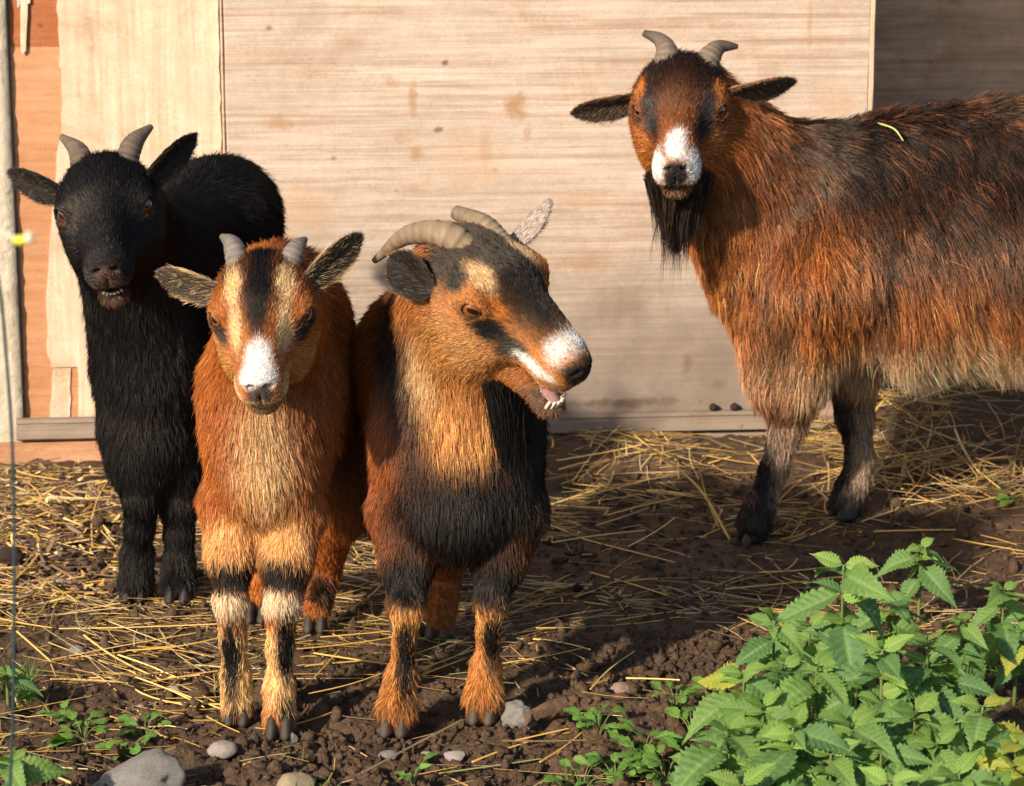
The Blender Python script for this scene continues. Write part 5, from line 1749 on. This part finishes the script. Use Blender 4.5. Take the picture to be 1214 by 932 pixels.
NP += [(930, 790, .13, .07, 'nettle tucked between the left edge ones and the middle of the patch', 5, 31, 0, .2), (1015, 815, .15, .075, 'nettle just below the middle of the patch', 6, 32, .1, 1.3),
       (1070, 805, .15, .075, 'nettle right below the bright tipped one', 6, 33, .1, .5), (1125, 800, .14, .07, 'nettle left of the yellow-green one', 6, 34, .1, 1.1),
       (905, 835, .14, .075, 'nettle above the broad-leaved one on the left side of the patch', 6, 35, 0, .8), (985, 895, .14, .075, 'nettle near the bottom between two edge ones', 6, 36, .1, .3),
       (1045, 885, .14, .075, 'nettle near the bottom centre of the patch', 6, 37, 0, 1.0), (1110, 880, .14, .07, 'nettle near the bottom left of the yellowing one', 6, 38, .1, .2),
       (915, 905, .13, .075, 'nettle near the bottom left of the patch', 6, 39, .1, .6), (1180, 930, .15, .07, 'nettle at the bottom edge under the yellowing one', 6, 40, .3, .4),
       (1055, 712, .12, .065, 'nettle right behind the bright tipped one', 5, 41, 0, .9), (960, 735, .12, .065, 'nettle right under the tallest one on its left', 5, 42, 0, .3), (1000, 740, .13, .070, 'nettle right under the tallest one', 5, 43, 0, 1.1)]
for (px, py, h, sz, lab, pr, sd, yl, rt) in NP:
    nettle(px, py, h, sz, lab, pr, 300 + sd, (0, 0), yl, rt)
o = nettle(12, 905, .07, .060, 'low nettle in the bottom left corner', 4, 340, (0, 0), 0, .5); o['group'] = 'nettles on the left'
o = nettle(8, 800, .06, .045, 'dark little nettle behind the grass tuft at the left edge', 3, 341, (0, 0), 0, .2); o['group'] = 'nettles on the left'

def weed(px, py, label, n=9, size=.026, spread=.03, seed=0, kinds=(0, 1), flower=False):
    b = G(px, py); b[2] = gz(b[0], b[1])
    rg = np.random.default_rng(seed)
    root = empty('weed', b, label, 'weed', 'small weeds on the soil')
    for i in range(n):
        a = rg.uniform(0, 2 * math.pi); r = spread * math.sqrt(rg.random()); hh = rg.uniform(.006, .03)
        c = b + np.array([math.cos(a) * r, math.sin(a) * r, hh])
        pit = rg.uniform(-.1, .5)
        d = np.array([math.cos(a) * math.cos(pit), math.sin(a) * math.cos(pit), math.sin(pit)])
        add_leaf(WEED[kinds[rg.integers(len(kinds))]], 'leaf', root, c, d, nrm(np.array([-.2, -.35, 1]) + rg.normal(0, .25, 3)), size * rg.uniform(.6, 1.2))
        V, F, _ = tube([b - [0, 0, .004], (b + c) / 2 + [0, 0, .004], c], [.0009, .0008, .0006], 5)
        mesh('stem', V, F, M['stem'], root, cols=np.zeros((len(V), 3)))
    return root
for i, (px, py, n, s_, sp_, kd, lab) in enumerate((
        (710, 872, 14, .022, .028, (0,), 'round-leaved weed with tiny blue flowers left of the nettles'),
        (765, 885, 10, .030, .035, (1,), 'lobed ivy-like weed in front of the nettle patch fringe'),
        (760, 905, 9, .030, .030, (1,), 'lobed weed below the other ivy-like one'),
        (800, 850, 10, .018, .025, (0,), 'thin weed with small leaves at the nettle patch edge'),
        (820, 880, 9, .036, .030, (0, 1), 'broad single-leaved weed beside the nettle patch'),
        (730, 918, 16, .022, .045, (0,), 'bright low weed at the bottom edge left of the nettles'),
        (790, 922, 18, .020, .045, (0,), 'bright low weed at the bottom edge touching the nettles'),
        (690, 926, 10, .020, .035, (0,), 'bright low weed furthest left along the bottom edge'),
        (100, 880, 12, .030, .035, (1, 0), 'ragged green weed left of the large grey stone'),
        (78, 865, 8, .020, .018, (0,), 'small dull green weed behind the ragged one'),
        (172, 872, 10, .022, .020, (0,), 'small bright weed beside the flat pinkish pebble'),
        (490, 930, 7, .020, .02, (1,), 'little weed at the bottom edge in front of the turning goat'),
        (150, 892, 8, .020, .03, (0,), 'tiny weed right above the large grey stone'),
        (840, 832, 8, .018, .02, (0,), 'tiny weed with pale flowers tucked against the nettles'),
        (1205, 592, 4, .040, .02, (0,), 'green sprig at the right picture edge on the straw'))):
    weed(px, py, lab, n, s_, sp_, 400 + i, kd)

# grass tufts: every blade a part
def blade_data(name, L, w, bend, seed):
    n = 7; V = []; F = []
    for i in range(n):
        t = i / (n - 1); ww = w * (1 - t ** 2.2) + .0002
        V += [(-ww, bend * L * t * t, L * t * (1 - .25 * bend * t)), (0, bend * L * t * t + ww * .5, L * t * (1 - .25 * bend * t)), (ww, bend * L * t * t, L * t * (1 - .25 * bend * t))]
    for i in range(n - 1):
        for k in (0, 1):
            a = i * 3 + k; F.append((a, a + 1, a + 4, a + 3))
    me = bpy.data.meshes.new(name); me.from_pydata(V, [], F)
    me.polygons.foreach_set('use_smooth', np.ones(len(me.polygons), bool))
    at = me.attributes.new('col', 'FLOAT_COLOR', 'POINT'); at.data.foreach_set('color', np.tile([0, 0, 0, 1], len(V)).astype(np.float32))
    me.materials.append(M['grass']); return me
BL = [blade_data('grass_blade', 1, .035, .25 + .25 * k, k) for k in range(4)]
def tuft(px, py, label, n, h, spread, seed):
    b = G(px, py); b[2] = gz(b[0], b[1]); rg = np.random.default_rng(seed)
    root = empty('grass_tuft', b, label, 'grass', 'grass tufts')
    for i in range(n):
        o = bpy.data.objects.new('blade', BL[rg.integers(4)]); scene.collection.objects.link(o)
        o.parent = root
        o.location = (rg.normal(0, spread), rg.normal(0, spread), -.004)
        o.rotation_euler = (rg.normal(-.12, .22), rg.normal(0, .2), rg.uniform(0, 6.28))
        o.scale = (h * .8, h * rg.uniform(.5, 1.1), h * rg.uniform(.5, 1.1))
    return root
tuft(26, 835, 'bright green grass tuft behind the fence wire at the left', 20, .075, .012, 501)
tuft(1185, 800, 'dense grass tuft between the nettles at the right edge', 110, .055, .030, 502)
tuft(1150, 790, 'short grass beside the dense tuft among the nettles', 60, .045, .022, 503)
tuft(565, 940, 'small grass tuft at the bottom edge in front of the turning goat', 14, .035, .010, 504)
tuft(640, 938, 'sparse grass blades at the bottom edge right of centre', 12, .035, .014, 505)
tuft(672, 925, 'three upright grass blades near the bottom edge weeds', 4, .060, .004, 506)
tuft(372, 942, 'grass tuft at the bottom edge right of the tan stone', 18, .030, .012, 507)
tuft(330, 905, 'few short grass blades beside the tan stone', 6, .028, .008, 508)
# a pale green stem fallen across the straw
V, F, _ = tube([P(1075, 665, 3.62), P(1120, 662, 3.60), P(1225, 682, 3.52)], [.0022, .0024, .003], 8)
V[:, 2] = V[:, 2] - V[:, 2].min() + .006
o = mesh('plant_stem', V, F, M['stem'], cols=np.zeros((len(V), 3))); tag(o, 'pale green fallen stem lying behind the nettle patch', 'stem')
# dry leaf
V, F = uvsphere(16, 8); V = V * np.array([.018, .011, .0015]); V[:, 2] += .12 * V[:, 0] ** 2 / .018
o = mesh('dry_leaf', V, F, M['bark']); q = G(426, 918); o.location = (q[0], q[1], gz(q[0], q[1]) + .006); o.rotation_euler = (.1, -.1, .3)
tag(o, 'curled brown dry leaf at the bottom edge below the turning goat', 'leaf')

# ------------------------------------------------------------------ near the lens on the left: fence wire and a flower sprig
m, nt, out = new_mat('painted_wire'); b_ = pbr(nt, out, .45, .5); b_.inputs['Base Color'].default_value = (.02, .045, .055, 1); M['wire'] = m
wy = 1.75
pw = [P(-60, 60, wy), P(-25, 230, wy), P(-2, 330, wy), P(8, 430, wy), P(15, 540, wy), P(17, 700, wy), P(15, 860, wy), P(12, 1000, wy)]
pw.append(np.array([pw[-1][0] - .01, wy, 0.0]))
V, F, _ = tube(pw, [.0012] * len(pw), 10)
tag(mesh('fence_wire', V, F, M['wire']), 'thin dark blue-green fence wire hanging close at the left edge', 'wire')
m, nt, out = new_mat('flower_yellow'); b_ = pbr(nt, out, .5, .3); b_.inputs['Base Color'].default_value = (.70, .66, .06, 1); M['yellow'] = m
m, nt, out = new_mat('flower_white'); b_ = pbr(nt, out, .5, .3); b_.inputs['Base Color'].default_value = (.62, .62, .52, 1); M['petal'] = m
fb = np.array([P(-160, 500, 1.30)[0], 1.30, 0.0])
root = empty('flower_sprig', fb, 'blurred sprig with yellow and white flower bud poking in at the left edge', 'flower')
V, F, _ = tube([fb, P(-120, 420, 1.30), P(-60, 300, 1.30), P(-8, 276, 1.30), P(18, 282, 1.30)], [.0018, .0016, .0014, .0013, .0012], 8)
mesh('stem', V, F, M['petal'], root)
V0, F0 = uvsphere(16, 10)
mesh('flower_bud', P(25, 285, 1.30) + V0 * np.array([.0045, .0026, .0026]), F0, M['yellow'], root)
for k in range(5):
    a = 2 * math.pi * k / 5
    mesh('petal', P(32, 282, 1.30) + V0 * np.array([.0022, .0011, .0014]) + np.array([.001, math.cos(a) * .0017, math.sin(a) * .0017]), F0, M['petal'], root)
